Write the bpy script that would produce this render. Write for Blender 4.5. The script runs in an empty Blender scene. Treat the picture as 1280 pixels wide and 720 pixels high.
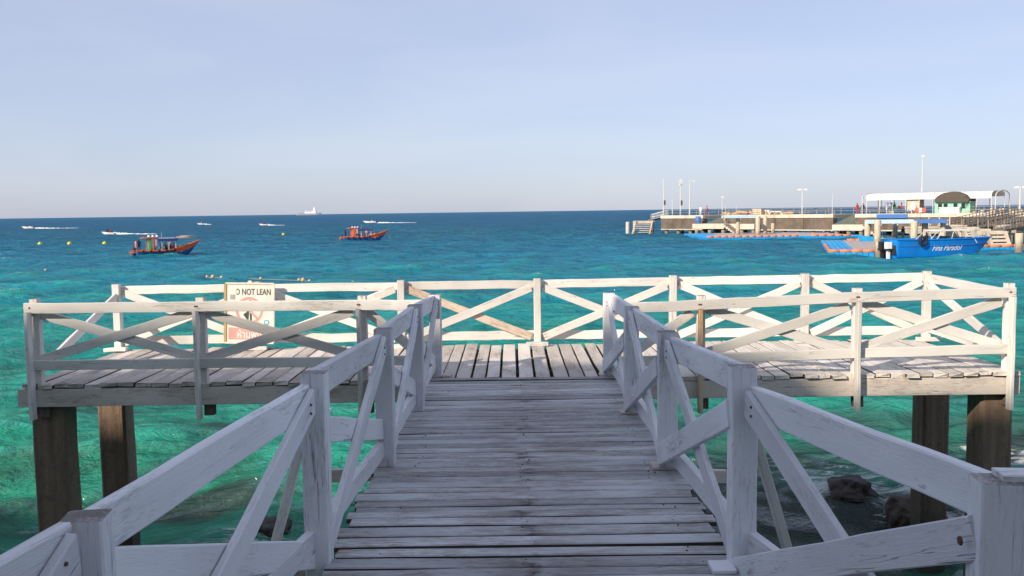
import bpy, bmesh, math, random
import numpy as np
from mathutils import Vector, Matrix, noise as mnoise
random.seed(7)
rng = np.random.default_rng(7)
R = math.radians
scene = bpy.context.scene
C = scene.collection

# ------------------------------------------------------------------ camera
WATER = 0.0
DECK = 2.78
CAM_Z = 4.50
FPX = 1163.0
PITCH, ROLL = 4.70, -0.78
cam_data = bpy.data.cameras.new("camera")
cam_data.sensor_width = 36.0
cam_data.lens = 36.0 * FPX / 1280.0
cam_data.clip_start = 0.05
cam_data.clip_end = 90000.0
cam = bpy.data.objects.new("camera", cam_data)
C.objects.link(cam)
cam.location = (0, 0, CAM_Z)
cam.matrix_world = (Matrix.Translation((0, 0, CAM_Z)) @ Matrix.Rotation(R(0.15), 4, 'Z')
                    @ Matrix.Rotation(R(90 - PITCH), 4, 'X') @ Matrix.Rotation(R(ROLL), 4, 'Z'))
scene.camera = cam

# ------------------------------------------------------------------ sky and sun
SUN_ELEV, SUN_AZ = 28.0, 45.0           # sun stands behind the left shoulder
world = bpy.data.worlds.new("World")
scene.world = world
world.use_nodes = True
wn, wl = world.node_tree.nodes, world.node_tree.links
bg = wn["Background"]
sky = wn.new("ShaderNodeTexSky")
sky.sky_type = 'NISHITA'
sky.sun_disc = False
sky.sun_elevation = R(SUN_ELEV)
sky.sun_rotation = R(180 + SUN_AZ)
sky.altitude = 0
sky.air_density = 0.9
sky.dust_density = 0.8
sky.ozone_density = 3.0
hs = wn.new("ShaderNodeHueSaturation")
hs.inputs['Saturation'].default_value = 1.0
tint = wn.new("ShaderNodeMix"); tint.data_type = 'RGBA'; tint.blend_type = 'MULTIPLY'
tint.inputs[0].default_value = 1.0
tint.inputs[7].default_value = (0.97, 0.96, 1.06, 1)
wl.new(sky.outputs[0], hs.inputs['Color'])
wl.new(hs.outputs[0], tint.inputs[6])
# even, humid haze over the whole sky
haze_mix = wn.new("ShaderNodeMix"); haze_mix.data_type = 'RGBA'
haze_mix.inputs[0].default_value = 0.58
haze_mix.inputs[7].default_value = (4.75, 5.1, 6.25, 1)
wl.new(tint.outputs[2], haze_mix.inputs[6])
# faint streaks of thin high cloud
wtc = wn.new("ShaderNodeTexCoord")
wmp = wn.new("ShaderNodeMapping"); wmp.inputs['Scale'].default_value = (1.2, 1.2, 7.0); wmp.inputs['Rotation'].default_value = (0.0, 0.10, 0.3)
wl.new(wtc.outputs['Generated'], wmp.inputs['Vector'])
wnz = wn.new("ShaderNodeTexNoise"); wnz.inputs['Scale'].default_value = 1.7; wnz.inputs['Detail'].default_value = 6; wnz.inputs['Distortion'].default_value = 0.6
wl.new(wmp.outputs[0], wnz.inputs['Vector'])
wmr = wn.new("ShaderNodeMapRange"); wmr.inputs[1].default_value = 0.45; wmr.inputs[2].default_value = 0.75; wmr.inputs[4].default_value = 0.22
wl.new(wnz.outputs['Fac'], wmr.inputs[0])
cl = wn.new("ShaderNodeMix"); cl.data_type = 'RGBA'; cl.inputs[7].default_value = (6.4, 6.5, 6.9, 1)
wl.new(wmr.outputs[0], cl.inputs[0]); wl.new(haze_mix.outputs[2], cl.inputs[6])
wl.new(cl.outputs[2], bg.inputs['Color'])
bg.inputs['Strength'].default_value = 0.10

sd = bpy.data.lights.new("sun", 'SUN')
sd.energy = 4.5
sd.angle = R(0.5)
sd.color = (1.0, 0.86, 0.69)
sun = bpy.data.objects.new("sun", sd)
C.objects.link(sun)
ldir = Vector((math.sin(R(SUN_AZ)) * math.cos(R(SUN_ELEV)), math.cos(R(SUN_AZ)) * math.cos(R(SUN_ELEV)), -math.sin(R(SUN_ELEV))))
sun.rotation_euler = ldir.to_track_quat('-Z', 'Y').to_euler()
sun.location = (-20, -30, 40)

scene.view_settings.view_transform = 'Standard'
scene.view_settings.look = 'None'
scene.view_settings.exposure = 0.45
scene.view_settings.gamma = 1.0
scene.cycles.max_bounces = 6
scene.cycles.use_denoising = True


# ------------------------------------------------------------------ placing helper for far things (pixel + distance -> point)
def hor(px):
    return 264.4 - 0.0137 * (px - 640)


def at(px, py, Y):
    return Vector(((px - 643) * Y / FPX + (py - hor(px)) * Y / FPX * 0.0137, Y, CAM_Z - (py - hor(px)) * Y / FPX))


# ------------------------------------------------------------------ tagging
def tag(o, label=None, cat=None, group=None, kind=None):
    if label: o['label'] = label
    if cat: o['category'] = cat
    if group: o['group'] = group
    if kind: o['kind'] = kind
    return o


def empty(name, loc=(0, 0, 0), rz=0.0, label=None, cat=None, group=None):
    o = bpy.data.objects.new(name, None)
    o.empty_display_size = 0.2
    C.objects.link(o)
    o.location = loc
    o.rotation_euler = (0, 0, rz)
    return tag(o, label, cat, group)


def link(name, me, mats, parent=None, M=None):
    o = bpy.data.objects.new(name, me)
    C.objects.link(o)
    if mats is not None and len(me.materials) == 0:
        for m in (mats if isinstance(mats, (list, tuple)) else [mats]):
            me.materials.append(m)
    if parent is not None:
        o.parent = parent
    if M is not None:
        o.matrix_basis = M
    return o


def copy_tree(src, **tags):
    c = src.copy(); C.objects.link(c)
    for ch in src.children:
        d = ch.copy(); C.objects.link(d); d.parent = c
        for g in ch.children:
            e = g.copy(); C.objects.link(e); e.parent = d
    for k, v in tags.items():
        c[k] = v
    return c


# ------------------------------------------------------------------ materials
def newmat(name):
    m = bpy.data.materials.new(name)
    m.use_nodes = True
    return m, m.node_tree.nodes, m.node_tree.links, m.node_tree.nodes["Principled BSDF"]


def nnode(n, t, **kw):
    x = n.new(t)
    for k, v in kw.items():
        setattr(x, k, v)
    return x


def mixrgb(n, l, fac, a, b, bt='MIX'):
    m = n.new("ShaderNodeMix"); m.data_type = 'RGBA'; m.blend_type = bt
    for i, v in ((0, fac), (6, a), (7, b)):
        if isinstance(v, bpy.types.NodeSocket): l.new(v, m.inputs[i])
        elif i == 0: m.inputs[0].default_value = v
        else: m.inputs[i].default_value = (*v[:3], 1)
    return m.outputs[2]


def maprange(n, l, v, a, b, c=0.0, d=1.0, smooth=False):
    m = n.new("ShaderNodeMapRange")
    if smooth: m.interpolation_type = 'SMOOTHSTEP'
    l.new(v, m.inputs[0])
    for i, x in enumerate((a, b, c, d)):
        m.inputs[i + 1].default_value = x
    return m.outputs[0]


def math_(n, l, op, a, b=None):
    m = n.new("ShaderNodeMath"); m.operation = op
    for i, v in enumerate((a, b)):
        if v is None: continue
        if isinstance(v, bpy.types.NodeSocket): l.new(v, m.inputs[i])
        else: m.inputs[i].default_value = v
    return m.outputs[0]


def noise(n, l, vec, scale, detail=4, rough=0.55, dist=0.0):
    t = n.new("ShaderNodeTexNoise")
    t.inputs['Scale'].default_value = scale
    t.inputs['Detail'].default_value = detail
    t.inputs['Roughness'].default_value = rough
    t.inputs['Distortion'].default_value = dist
    if vec is not None: l.new(vec, t.inputs['Vector'])
    return t.outputs['Fac']


def mapping(n, l, vec, scale=(1, 1, 1), loc=(0, 0, 0), rot=(0, 0, 0)):
    m = n.new("ShaderNodeMapping")
    m.inputs['Scale'].default_value = scale
    m.inputs['Rotation'].default_value = rot
    if isinstance(loc, bpy.types.NodeSocket): l.new(loc, m.inputs['Location'])
    else: m.inputs['Location'].default_value = loc
    l.new(vec, m.inputs['Vector'])
    return m.outputs[0]


def wood(name, paint, bare, wear, dark=(0.07, 0.055, 0.05), rust=0.5, stain=False, var=0.16, rough=0.75, bump=0.5, crack=1.0):
    """whitewashed timber; grain runs along local X"""
    m, n, l, p = newmat(name)
    tc = n.new("ShaderNodeTexCoord")
    oi = n.new("ShaderNodeObjectInfo")
    off = n.new("ShaderNodeVectorMath"); off.operation = 'SCALE'
    off.inputs[0].default_value = (17.0, 31.0, 53.0)
    l.new(oi.outputs['Random'], off.inputs['Scale'])
    co = n.new("ShaderNodeVectorMath"); co.operation = 'ADD'
    l.new(tc.outputs['Object'], co.inputs[0]); l.new(off.outputs[0], co.inputs[1])
    v = co.outputs[0]
    big = noise(n, l, mapping(n, l, v, (1.4, 5, 5)), 1.0, 4, 0.6)
    grain = noise(n, l, mapping(n, l, v, (9.0, 110, 110)), 1.0, 5, 0.7)
    fine = noise(n, l, mapping(n, l, v, (26, 330, 330)), 1.0, 3, 0.6)
    a = math_(n, l, 'ADD', math_(n, l, 'MULTIPLY', big, 0.9), math_(n, l, 'MULTIPLY', grain, 0.75))
    a = math_(n, l, 'ADD', a, math_(n, l, 'MULTIPLY', fine, 0.35))
    chip = noise(n, l, mapping(n, l, v, (14, 42, 42)), 1.0, 4, 0.75)
    a = math_(n, l, 'ADD', a, math_(n, l, 'MULTIPLY', math_(n, l, 'SUBTRACT', chip, 0.5), 0.55))
    # a is about 1.0 on average
    f = maprange(n, l, a, 1.22 - wear * 0.42, 1.44 - wear * 0.42, 0, 1)
    col = mixrgb(n, l, f, paint, bare)
    soft = maprange(n, l, noise(n, l, mapping(n, l, v, (0.9, 2.5, 2.5)), 1.0, 3), 0.3, 0.7, 0.80, 1.06)
    col = mixrgb(n, l, 1.0, col, soft, 'MULTIPLY')
    # cracks along the grain
    ck = noise(n, l, mapping(n, l, v, (1.1, 34, 34)), 1.0, 2, 0.4, 0.3)
    ck = maprange(n, l, math_(n, l, 'ABSOLUTE', math_(n, l, 'SUBTRACT', ck, 0.5)), 0.0, 0.012, 1, 0)
    gate = maprange(n, l, noise(n, l, mapping(n, l, v, (0.8, 3, 3)), 1.3, 2), 0.52, 0.62)
    ck = math_(n, l, 'MULTIPLY', math_(n, l, 'MULTIPLY', ck, gate), 0.75 * crack)
    col = mixrgb(n, l, ck, col, dark)
    # dark grime spots
    sp = maprange(n, l, noise(n, l, mapping(n, l, v, (6, 14, 14)), 1.0, 3, 0.5), 0.70, 0.78, 0, 0.55)
    col = mixrgb(n, l, sp, col, dark)
    if rust > 0:
        g = n.new("ShaderNodeSeparateXYZ"); l.new(tc.outputs['Generated'], g.inputs[0])
        e = maprange(n, l, math_(n, l, 'ABSOLUTE', math_(n, l, 'SUBTRACT', g.outputs[0], 0.5)), 0.44, 0.5)
        rn = maprange(n, l, noise(n, l, mapping(n, l, v, (5, 22, 22)), 1.0, 3), 0.56, 0.70)
        col = mixrgb(n, l, math_(n, l, 'MULTIPLY', math_(n, l, 'MULTIPLY', e, rn), rust), col, (0.30, 0.11, 0.03))
    if stain:
        # trodden middle with nail marks, worn grey-brown
        g2 = n.new("ShaderNodeSeparateXYZ"); l.new(tc.outputs['Object'], g2.inputs[0])
        d0 = math_(n, l, 'ABSOLUTE', math_(n, l, 'ADD', g2.outputs[0], 0.02))
        nz = noise(n, l, mapping(n, l, v, (3.2, 7, 7)), 1.0, 5, 0.7)
        wide = math_(n, l, 'MULTIPLY', maprange(n, l, d0, 0.05, 0.72, 1, 0, True), maprange(n, l, nz, 0.36, 0.62))
        col = mixrgb(n, l, math_(n, l, 'MULTIPLY', wide, 0.70), col, (0.20, 0.175, 0.17))
        core = math_(n, l, 'MULTIPLY', maprange(n, l, d0, 0.0, 0.09, 1, 0, True), maprange(n, l, nz, 0.52, 0.62))
        col = mixrgb(n, l, math_(n, l, 'MULTIPLY', core, 0.8), col, (0.06, 0.05, 0.045))
    hv = n.new("ShaderNodeHueSaturation")
    l.new(col, hv.inputs['Color'])
    l.new(maprange(n, l, oi.outputs['Random'], 0, 1, 1 - var, 1 + var * 0.6), hv.inputs['Value'])
    l.new(hv.outputs[0], p.inputs['Base Color'])
    p.inputs['Roughness'].default_value = rough
    p.inputs['Specular IOR Level'].default_value = 0.3
    b = n.new("ShaderNodeBump"); b.inputs['Strength'].default_value = bump; b.inputs['Distance'].default_value = 0.006
    h = math_(n, l, 'ADD', math_(n, l, 'MULTIPLY', grain, 1.0), math_(n, l, 'MULTIPLY', fine, 0.5))
    h = math_(n, l, 'SUBTRACT', h, math_(n, l, 'MULTIPLY', ck, 1.0))
    h = math_(n, l, 'SUBTRACT', h, math_(n, l, 'MULTIPLY', f, 0.4))
    l.new(h, b.inputs['Height']); l.new(b.outputs[0], p.inputs['Normal'])
    return m


def plain(name, col, rough=0.6, vary=0.12, scale=3.0, bump=0.0, metal=0.0, dirt=None, dirt_amt=0.5, spec=0.4):
    m, n, l, p = newmat(name)
    tc = n.new("ShaderNodeTexCoord")
    f = noise(n, l, tc.outputs['Object'], scale, 5, 0.6)
    c = mixrgb(n, l, 1.0, col, maprange(n, l, f, 0.25, 0.75, 1 - vary, 1 + vary), 'MULTIPLY')
    if dirt:
        g = noise(n, l, mapping(n, l, tc.outputs['Object'], (1, 1, 0.35)), scale * 0.7, 6, 0.7)
        c = mixrgb(n, l, math_(n, l, 'MULTIPLY', maprange(n, l, g, 0.46, 0.66), dirt_amt), c, dirt)
    l.new(c, p.inputs['Base Color'])
    p.inputs['Roughness'].default_value = rough
    p.inputs['Metallic'].default_value = metal
    p.inputs['Specular IOR Level'].default_value = spec
    if bump:
        b = n.new("ShaderNodeBump"); b.inputs['Strength'].default_value = bump; b.inputs['Distance'].default_value = 0.02
        l.new(f, b.inputs['Height']); l.new(b.outputs[0], p.inputs['Normal'])
    return m


M_rail = wood('whitewashed_rail', (0.73, 0.71, 0.675), (0.52, 0.47, 0.42), 0.30, rust=0.7, crack=0.8)
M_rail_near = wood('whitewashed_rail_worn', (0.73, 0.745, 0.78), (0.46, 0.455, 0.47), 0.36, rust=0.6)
M_post_end = wood('weathered_end_grain', (0.46, 0.45, 0.45), (0.20, 0.18, 0.17), 0.9, rust=0.0, bump=1.0)
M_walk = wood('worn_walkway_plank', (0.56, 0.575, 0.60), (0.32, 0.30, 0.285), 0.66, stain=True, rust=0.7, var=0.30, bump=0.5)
M_deck = wood('worn_platform_plank', (0.66, 0.61, 0.56), (0.38, 0.32, 0.28), 0.56, rust=0.3, var=0.25, bump=0.8)
M_deck_w = wood('whitewashed_platform_plank', (0.68, 0.64, 0.59), (0.36, 0.31, 0.27), 0.40, rust=0.3, var=0.16, bump=0.8)
M_fascia = wood('whitewashed_fascia', (0.64, 0.58, 0.52), (0.36, 0.30, 0.25), 0.50, rust=0.8, var=0.08)
M_shade_brown = wood('shade_brown_timber', (0.60, 0.51, 0.43), (0.38, 0.29, 0.22), 0.6, rust=0.3)  # brown brace wood with its shade mixed into the colour
M_rusty_post = wood('rust_run_post', (0.62, 0.50, 0.36), (0.42, 0.24, 0.10), 0.75, rust=1.0)
M_joist = wood('dark_timber', (0.17, 0.13, 0.11), (0.08, 0.06, 0.05), 0.6, rust=0.3)


def concrete_pile(name, col, low):
    m, n, l, p = newmat(name)
    tc = n.new("ShaderNodeTexCoord")
    ge = n.new("ShaderNodeNewGeometry")
    s = n.new("ShaderNodeSeparateXYZ"); l.new(ge.outputs['Position'], s.inputs[0])
    st = noise(n, l, mapping(n, l, tc.outputs['Object'], (9, 9, 0.8)), 1.0, 5, 0.65)
    sp = noise(n, l, tc.outputs['Object'], 14, 4, 0.7)
    c = mixrgb(n, l, maprange(n, l, st, 0.35, 0.65), col, tuple(x * 0.55 for x in col))
    c = mixrgb(n, l, maprange(n, l, sp, 0.55, 0.75, 0, 0.6), c, (0.035, 0.026, 0.022))
    wet = math_(n, l, 'ADD', s.outputs[2], math_(n, l, 'MULTIPLY', noise(n, l, tc.outputs['Object'], 3), 0.9))
    c = mixrgb(n, l, maprange(n, l, wet, 0.8, 1.7, 0.85, 0), c, low)
    l.new(c, p.inputs['Base Color']); p.inputs['Roughness'].default_value = 0.85
    b = n.new("ShaderNodeBump"); b.inputs['Strength'].default_value = 0.6; b.inputs['Distance'].default_value = 0.02
    l.new(math_(n, l, 'ADD', st, sp), b.inputs['Height']); l.new(b.outputs[0], p.inputs['Normal'])
    return m


M_pile = concrete_pile('stained_concrete_pile', (0.24, 0.165, 0.115), (0.03, 0.03, 0.022))
M_pile_far = concrete_pile('pale_concrete_pile', (0.64, 0.55, 0.42), (0.16, 0.13, 0.09))
M_rust = plain('rusty_iron', (0.20, 0.075, 0.03), 0.9, 0.3, 20)
M_bolt = plain('bolt_iron', (0.10, 0.05, 0.03), 0.7, 0.3, 30)


# ------------------------------------------------------------------ mesh helpers
def mesh_from(name, verts, faces, smooth=False):
    me = bpy.data.meshes.new(name)
    me.from_pydata([tuple(v) for v in verts], [], faces)
    if smooth:
        me.polygons.foreach_set('use_smooth', [True] * len(me.polygons))
    me.update()
    return me


def beam_mesh(L, w, t, seg=3, cham=0.004, jit=0.0015, end_slot=False, skew0=0.0, skew1=0.0, bow=0.0, rough_end=0.0):
    """timber along local X, width w along local Z, thickness t along local Y, centred"""
    ch = min(cham, t * 0.3, w * 0.3)
    a, b = t / 2, w / 2
    prof = [(-a + ch, -b), (a - ch, -b), (a, -b + ch), (a, b - ch), (a - ch, b), (-a + ch, b), (-a, b - ch), (-a, -b + ch)]
    vs, fs = [], []
    for i in range(seg + 1):
        u = i / seg
        x = (u - 0.5) * L
        ox, oz = random.gauss(0, jit), random.gauss(0, jit) + bow * math.sin(u * math.pi)
        for (y, z) in prof:
            sk = skew0 * (1 - u) + skew1 * u
            xe = x + (sk * z if i in (0, seg) else 0)
            if rough_end and i in (0, seg):
                xe += random.uniform(-rough_end, rough_end)
            vs.append((xe, y + ox + random.gauss(0, jit * 0.4), z + oz + random.gauss(0, jit * 0.4)))
    for i in range(seg):
        for k in range(8):
            k2 = (k + 1) % 8
            fs.append((i * 8 + k, (i + 1) * 8 + k, (i + 1) * 8 + k2, i * 8 + k2))
    fs.append(tuple(range(8)))
    fs.append(tuple(seg * 8 + k for k in reversed(range(8))))
    me = mesh_from('timber', vs, fs)
    bm = bmesh.new(); bm.from_mesh(me); bmesh.ops.recalc_face_normals(bm, faces=bm.faces); bm.to_mesh(me); bm.free()
    if end_slot:
        me.polygons[-1].material_index = 1
        me.polygons[-2].material_index = 1
    return me


def frame_between(p0, p1, up=(0, 0, 1)):
    p0, p1, up = Vector(p0), Vector(p1), Vector(up)
    x = (p1 - p0).normalized()
    y = up.cross(x).normalized()
    z = x.cross(y).normalized()
    M = Matrix((x, y, z)).transposed().to_4x4()
    M.translation = (p0 + p1) / 2
    return M, (p1 - p0).length


def beam(name, p0, p1, w, t, mat, parent=None, up=(0, 0, 1), origin=None, **kw):
    """origin = world location of the (unrotated) parent"""
    M, L = frame_between(p0, p1, up)
    me = beam_mesh(L, w, t, **kw)
    if origin is not None:
        M = Matrix.Translation(-Vector(origin)) @ M
    return link(name, me, mat, parent, M)


class MB:
    """collects primitives into one mesh"""
    def __init__(s): s.v, s.f, s.mi = [], [], []

    def add(s, vs, fs, mi=0):
        o = len(s.v)
        s.v += [tuple(v) for v in vs]
        s.f += [tuple(i + o for i in f) for f in fs]
        s.mi += [mi] * len(fs)
        return s

    def box(s, x0, x1, y0, y1, z0, z1, mi=0, M=None):
        vs = [(x, y, z) for z in (z0, z1) for y in (y0, y1) for x in (x0, x1)]
        fs = [(0, 2, 3, 1), (4, 5, 7, 6), (0, 1, 5, 4), (2, 6, 7, 3), (0, 4, 6, 2), (1, 3, 7, 5)]
        if M is not None: vs = [M @ Vector(v) for v in vs]
        return s.add(vs, fs, mi)

    def bar(s, p0, p1, w, t=None, mi=0, up=(0, 0, 1)):
        t = w if t is None else t
        d = Vector(p1) - Vector(p0)
        if abs(d.normalized().dot(Vector(up))) > 0.98: up = (0, 1, 0)
        M, L = frame_between(p0, p1, up)
        return s.box(-L / 2, L / 2, -t / 2, t / 2, -w / 2, w / 2, mi, M)

    def tube(s, p0, p1, r0, r1=None, n=10, mi=0, cap=True):
        r1 = r0 if r1 is None else r1
        d = Vector(p1) - Vector(p0)
        up = (0, 0, 1) if abs(d.normalized().z) < 0.98 else (0, 1, 0)
        M, L = frame_between(p0, p1, up)
        vs, fs = [], []
        for j, (xx, r) in enumerate(((-L / 2, r0), (L / 2, r1))):
            for k in range(n):
                a = 2 * math.pi * k / n
                vs.append(M @ Vector((xx, r * math.cos(a), r * math.sin(a))))
        for k in range(n):
            fs.append((k, (k + 1) % n, n + (k + 1) % n, n + k))
        if cap: fs += [tuple(reversed(range(n))), tuple(range(n, 2 * n))]
        return s.add(vs, fs, mi)

    def lathe(s, prof, n=12, c=(0, 0, 0), mi=0):
        vs, fs = [], []
        for (r, z) in prof:
            for k in range(n):
                a = 2 * math.pi * k / n
                vs.append((c[0] + r * math.cos(a), c[1] + r * math.sin(a), c[2] + z))
        for i in range(len(prof) - 1):
            for k in range(n):
                fs.append((i * n + k, i * n + (k + 1) % n, (i + 1) * n + (k + 1) % n, (i + 1) * n + k))
        fs += [tuple(reversed(range(n))), tuple(range((len(prof) - 1) * n, len(prof) * n))]
        return s.add(vs, fs, mi)

    def ball(s, c, rx, ry=None, rz=None, n=10, m=7, mi=0):
        ry = rx if ry is None else ry; rz = rx if rz is None else rz
        vs, fs = [], []
        for i in range(1, m):
            t = math.pi * i / m
            for k in range(n):
                a = 2 * math.pi * k / n
                vs.append((c[0] + rx * math.sin(t) * math.cos(a), c[1] + ry * math.sin(t) * math.sin(a), c[2] + rz * math.cos(t)))
        top = len(vs); vs.append((c[0], c[1], c[2] + rz)); bot = len(vs); vs.append((c[0], c[1], c[2] - rz))
        for i in range(m - 2):
            for k in range(n):
                fs.append((i * n + k, (i + 1) * n + k, (i + 1) * n + (k + 1) % n, i * n + (k + 1) % n))
        for k in range(n):
            fs.append((top, k, (k + 1) % n)); fs.append((bot, (m - 2) * n + (k + 1) % n, (m - 2) * n + k))
        return s.add(vs, fs, mi)

    def mesh(s, name='mesh', smooth=False):
        me = mesh_from(name, s.v, s.f, smooth)
        me.polygons.foreach_set('material_index', s.mi)
        bm = bmesh.new(); bm.from_mesh(me); bmesh.ops.recalc_face_normals(bm, faces=bm.faces); bm.to_mesh(me); bm.free()
        return me

    def build(s, name, mats, parent=None, smooth=False, M=None):
        return link(name, s.mesh(name, smooth), mats, parent, M)


# ================================================================== THE SEA
def sea_material():
    m, n, l, p = newmat('sea_water')
    ge = n.new("ShaderNodeNewGeometry")
    P = ge.outputs['Position']
    s = n.new("ShaderNodeSeparateXYZ"); l.new(P, s.inputs[0])
    x, y, z = s.outputs
    # seaward distance with patchy outline
    wob = noise(n, l, mapping(n, l, P, (0.012, 0.03, 0)), 1.0, 4, 0.55)
    far = math_(n, l, 'MULTIPLY', y, maprange(n, l, wob, 0.3, 0.7, 0.72, 1.35))
    lg = math_(n, l, 'LOGARITHM', math_(n, l, 'MAXIMUM', far, 1.0), 10.0)
    r = n.new("ShaderNodeValToRGB")
    t = maprange(n, l, lg, 1.0, 3.0)
    l.new(t, r.inputs[0])
    e = r.color_ramp.elements
    e[0].position = 0.0; e[0].color = SEA[0] + (1,)
    e[1].position = 1.0; e[1].color = SEA[-1] + (1,)
    for pos, c in zip((0.13, 0.30, 0.42, 0.52, 0.70), SEA[1:-1]):
        k = e.new(pos); k.color = c + (1,)
    col = r.outputs[0]
    # drifting lighter and darker bands of water
    bnd = noise(n, l, mapping(n, l, P, (0.05, 0.16, 0)), 1.0, 5, 0.6)
    col = mixrgb(n, l, 1.0, col, maprange(n, l, bnd, 0.3, 0.7, 0.72, 1.25), 'MULTIPLY')
    # reef and weed patches on the shallow bottom
    ref = noise(n, l, mapping(n, l, P, (0.16, 0.24, 0), (3.1, 7.7, 0)), 1.0, 5, 0.6, 0.6)
    ref = maprange(n, l, ref, 0.50, 0.62)
    near = maprange(n, l, y, 18.0, 40.0, 0.75, 0.0)
    # rocks under the surface at known spots
    tot = math_(n, l, 'MULTIPLY', ref, near)
    warp = n.new("ShaderNodeTexNoise"); warp.inputs['Scale'].default_value = 0.9; warp.inputs['Detail'].default_value = 4
    l.new(P, warp.inputs['Vector'])
    wv = n.new("ShaderNodeVectorMath"); wv.operation = 'MULTIPLY_ADD'
    l.new(warp.outputs['Color'], wv.inputs[0]); wv.inputs[1].default_value = (1.7, 1.3, 0); wv.inputs[2].default_value = (-0.85, -0.65, 0)
    pv = n.new("ShaderNodeVectorMath"); pv.operation = 'ADD'; l.new(P, pv.inputs[0]); l.new(wv.outputs[0], pv.inputs[1])
    for (cx, cy, rx, ry, am) in REEF:
        mp = n.new("ShaderNodeMapping"); mp.inputs['Location'].default_value = (-cx / rx, -cy / ry, 0)
        mp.inputs['Scale'].default_value = (1 / rx, 1 / ry, 0); l.new(pv.outputs[0], mp.inputs['Vector'])
        ln = n.new("ShaderNodeVectorMath"); ln.operation = 'LENGTH'; l.new(mp.outputs[0], ln.inputs[0])
        tot = math_(n, l, 'MAXIMUM', tot, maprange(n, l, ln.outputs['Value'], 0.45, 1.1, am, 0, True))
    rc = mixrgb(n, l, noise(n, l, mapping(n, l, P, (2.2, 5, 0)), 1.0, 5, 0.7), (0.008, 0.024, 0.034), (0.050, 0.062, 0.042))
    col = mixrgb(n, l, tot, col, rc)
    # crest light: thin water at the crests is greener
    cz = maprange(n, l, z, 0.0, 0.22, 0, 0.55)
    cz = math_(n, l, 'MULTIPLY', cz, maprange(n, l, y, 20, 90, 1, 0.25))
    col = mixrgb(n, l, cz, col, (0.02, 0.42, 0.30))
    # small broken foam
    fo = noise(n, l, mapping(n, l, P, (1.3, 2.2, 1)), 1.0, 8, 0.78, 1.2)
    foam = maprange(n, l, math_(n, l, 'ADD', fo, math_(n, l, 'MULTIPLY', z, 0.7)), 0.79, 0.86, 0, 0.6)
    surf = None
    for (cx, cy, rr) in SURF:
        vd = n.new("ShaderNodeVectorMath"); vd.operation = 'DISTANCE'; l.new(P, vd.inputs[0]); vd.inputs[1].default_value = (cx, cy, 0)
        k = maprange(n, l, vd.outputs['Value'], rr * 0.5, rr * 1.5, 0.20, 0.0, True)
        surf = k if surf is None else math_(n, l, 'MAXIMUM', surf, k)
    foam = math_(n, l, 'MAXIMUM', foam, maprange(n, l, math_(n, l, 'ADD', fo, surf), 0.66, 0.76, 0, 0.8))
    col = mixrgb(n, l, foam, col, (0.62, 0.66, 0.66))
    l.new(col, p.inputs['Base Color'])
    p.inputs['Roughness'].default_value = 0.6
    p.inputs['Specular IOR Level'].default_value = 0.0
    # ripples
    b1 = noise(n, l, mapping(n, l, P, (1.0, 1.5, 1), rot=(0, 0, 0.3)), 1.3, 6, 0.62, 0.4)
    b2 = noise(n, l, mapping(n, l, P, (1.0, 1.7, 1), rot=(0, 0, -0.4)), 6.0, 4, 0.6, 0.5)
    b3 = noise(n, l, mapping(n, l, P, (1.0, 1.5, 1), rot=(0, 0, 0.1)), 0.36, 6, 0.62, 0.3)
    h = math_(n, l, 'ADD', math_(n, l, 'MULTIPLY', b1, 0.42), math_(n, l, 'MULTIPLY', b2, 0.035))
    h = math_(n, l, 'ADD', h, math_(n, l, 'MULTIPLY', math_(n, l, 'MULTIPLY', b3, 4.2), maprange(n, l, y, 60, 200, 0, 1)))
    b = n.new("ShaderNodeBump"); b.inputs['Strength'].default_value = 1.0; b.inputs['Distance'].default_value = 1.0
    l.new(h, b.inputs['Height']); l.new(b.outputs[0], p.inputs['Normal'])
    # a wind-ruffled surface never reflects as a flat one does at grazing angles: the reflectance levels off
    fr_ = n.new("ShaderNodeFresnel"); fr_.inputs['IOR'].default_value = 1.333; l.new(b.outputs[0], fr_.inputs['Normal'])
    gl = n.new("ShaderNodeBsdfGlossy"); gl.inputs['Roughness'].default_value = 0.07; l.new(b.outputs[0], gl.inputs['Normal'])
    fac = math_(n, l, 'MULTIPLY', math_(n, l, 'MINIMUM', fr_.outputs[0], SEA_REFL), maprange(n, l, foam, 0, 1, 1, 0.1))
    mx = n.new("ShaderNodeMixShader"); l.new(fac, mx.inputs[0]); l.new(p.outputs[0], mx.inputs[1]); l.new(gl.outputs[0], mx.inputs[2])
    l.new(mx.outputs[0], n["Material Output"].inputs['Surface'])
    return m


SEA_REFL = 0.20
SEA = [(0.026, 0.225, 0.130), (0.022, 0.235, 0.160), (0.009, 0.228, 0.232), (0.009, 0.180, 0.262), (0.010, 0.152, 0.272),
       (0.013, 0.138, 0.275), (0.018, 0.132, 0.268)]
REEF = [(-4.9, 14.8, 2.2, 1.0, 0.9), (-7.0, 19.2, 2.4, 1.1, 0.9), (-10.2, 21.5, 2.0, 0.7, 0.5), (-11.2, 15.5, 2.2, 1.6, 0.7), (-5.8, 11.0, 7.0, 1.8, 0.75), (-14.0, 20.5, 3.0, 1.2, 0.5),
        (6.0, 14.4, 6.8, 4.2, 0.98), (2.0, 11.8, 4.5, 2.2, 0.95), (11.5, 16.5, 4.5, 4.0, 0.95), (4.2, 18.0, 3.5, 0.7, 0.45), (9.5, 22.5, 4.0, 0.9, 0.5), (7.5, 19.3, 3.0, 0.8, 0.6)]
SURF = [(5.2, 15.0, 1.0), (6.4, 13.4, 1.1), (9.2, 16.4, 1.3), (-3.6, 12.6, 0.6)]
M_sea = sea_material()


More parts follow.
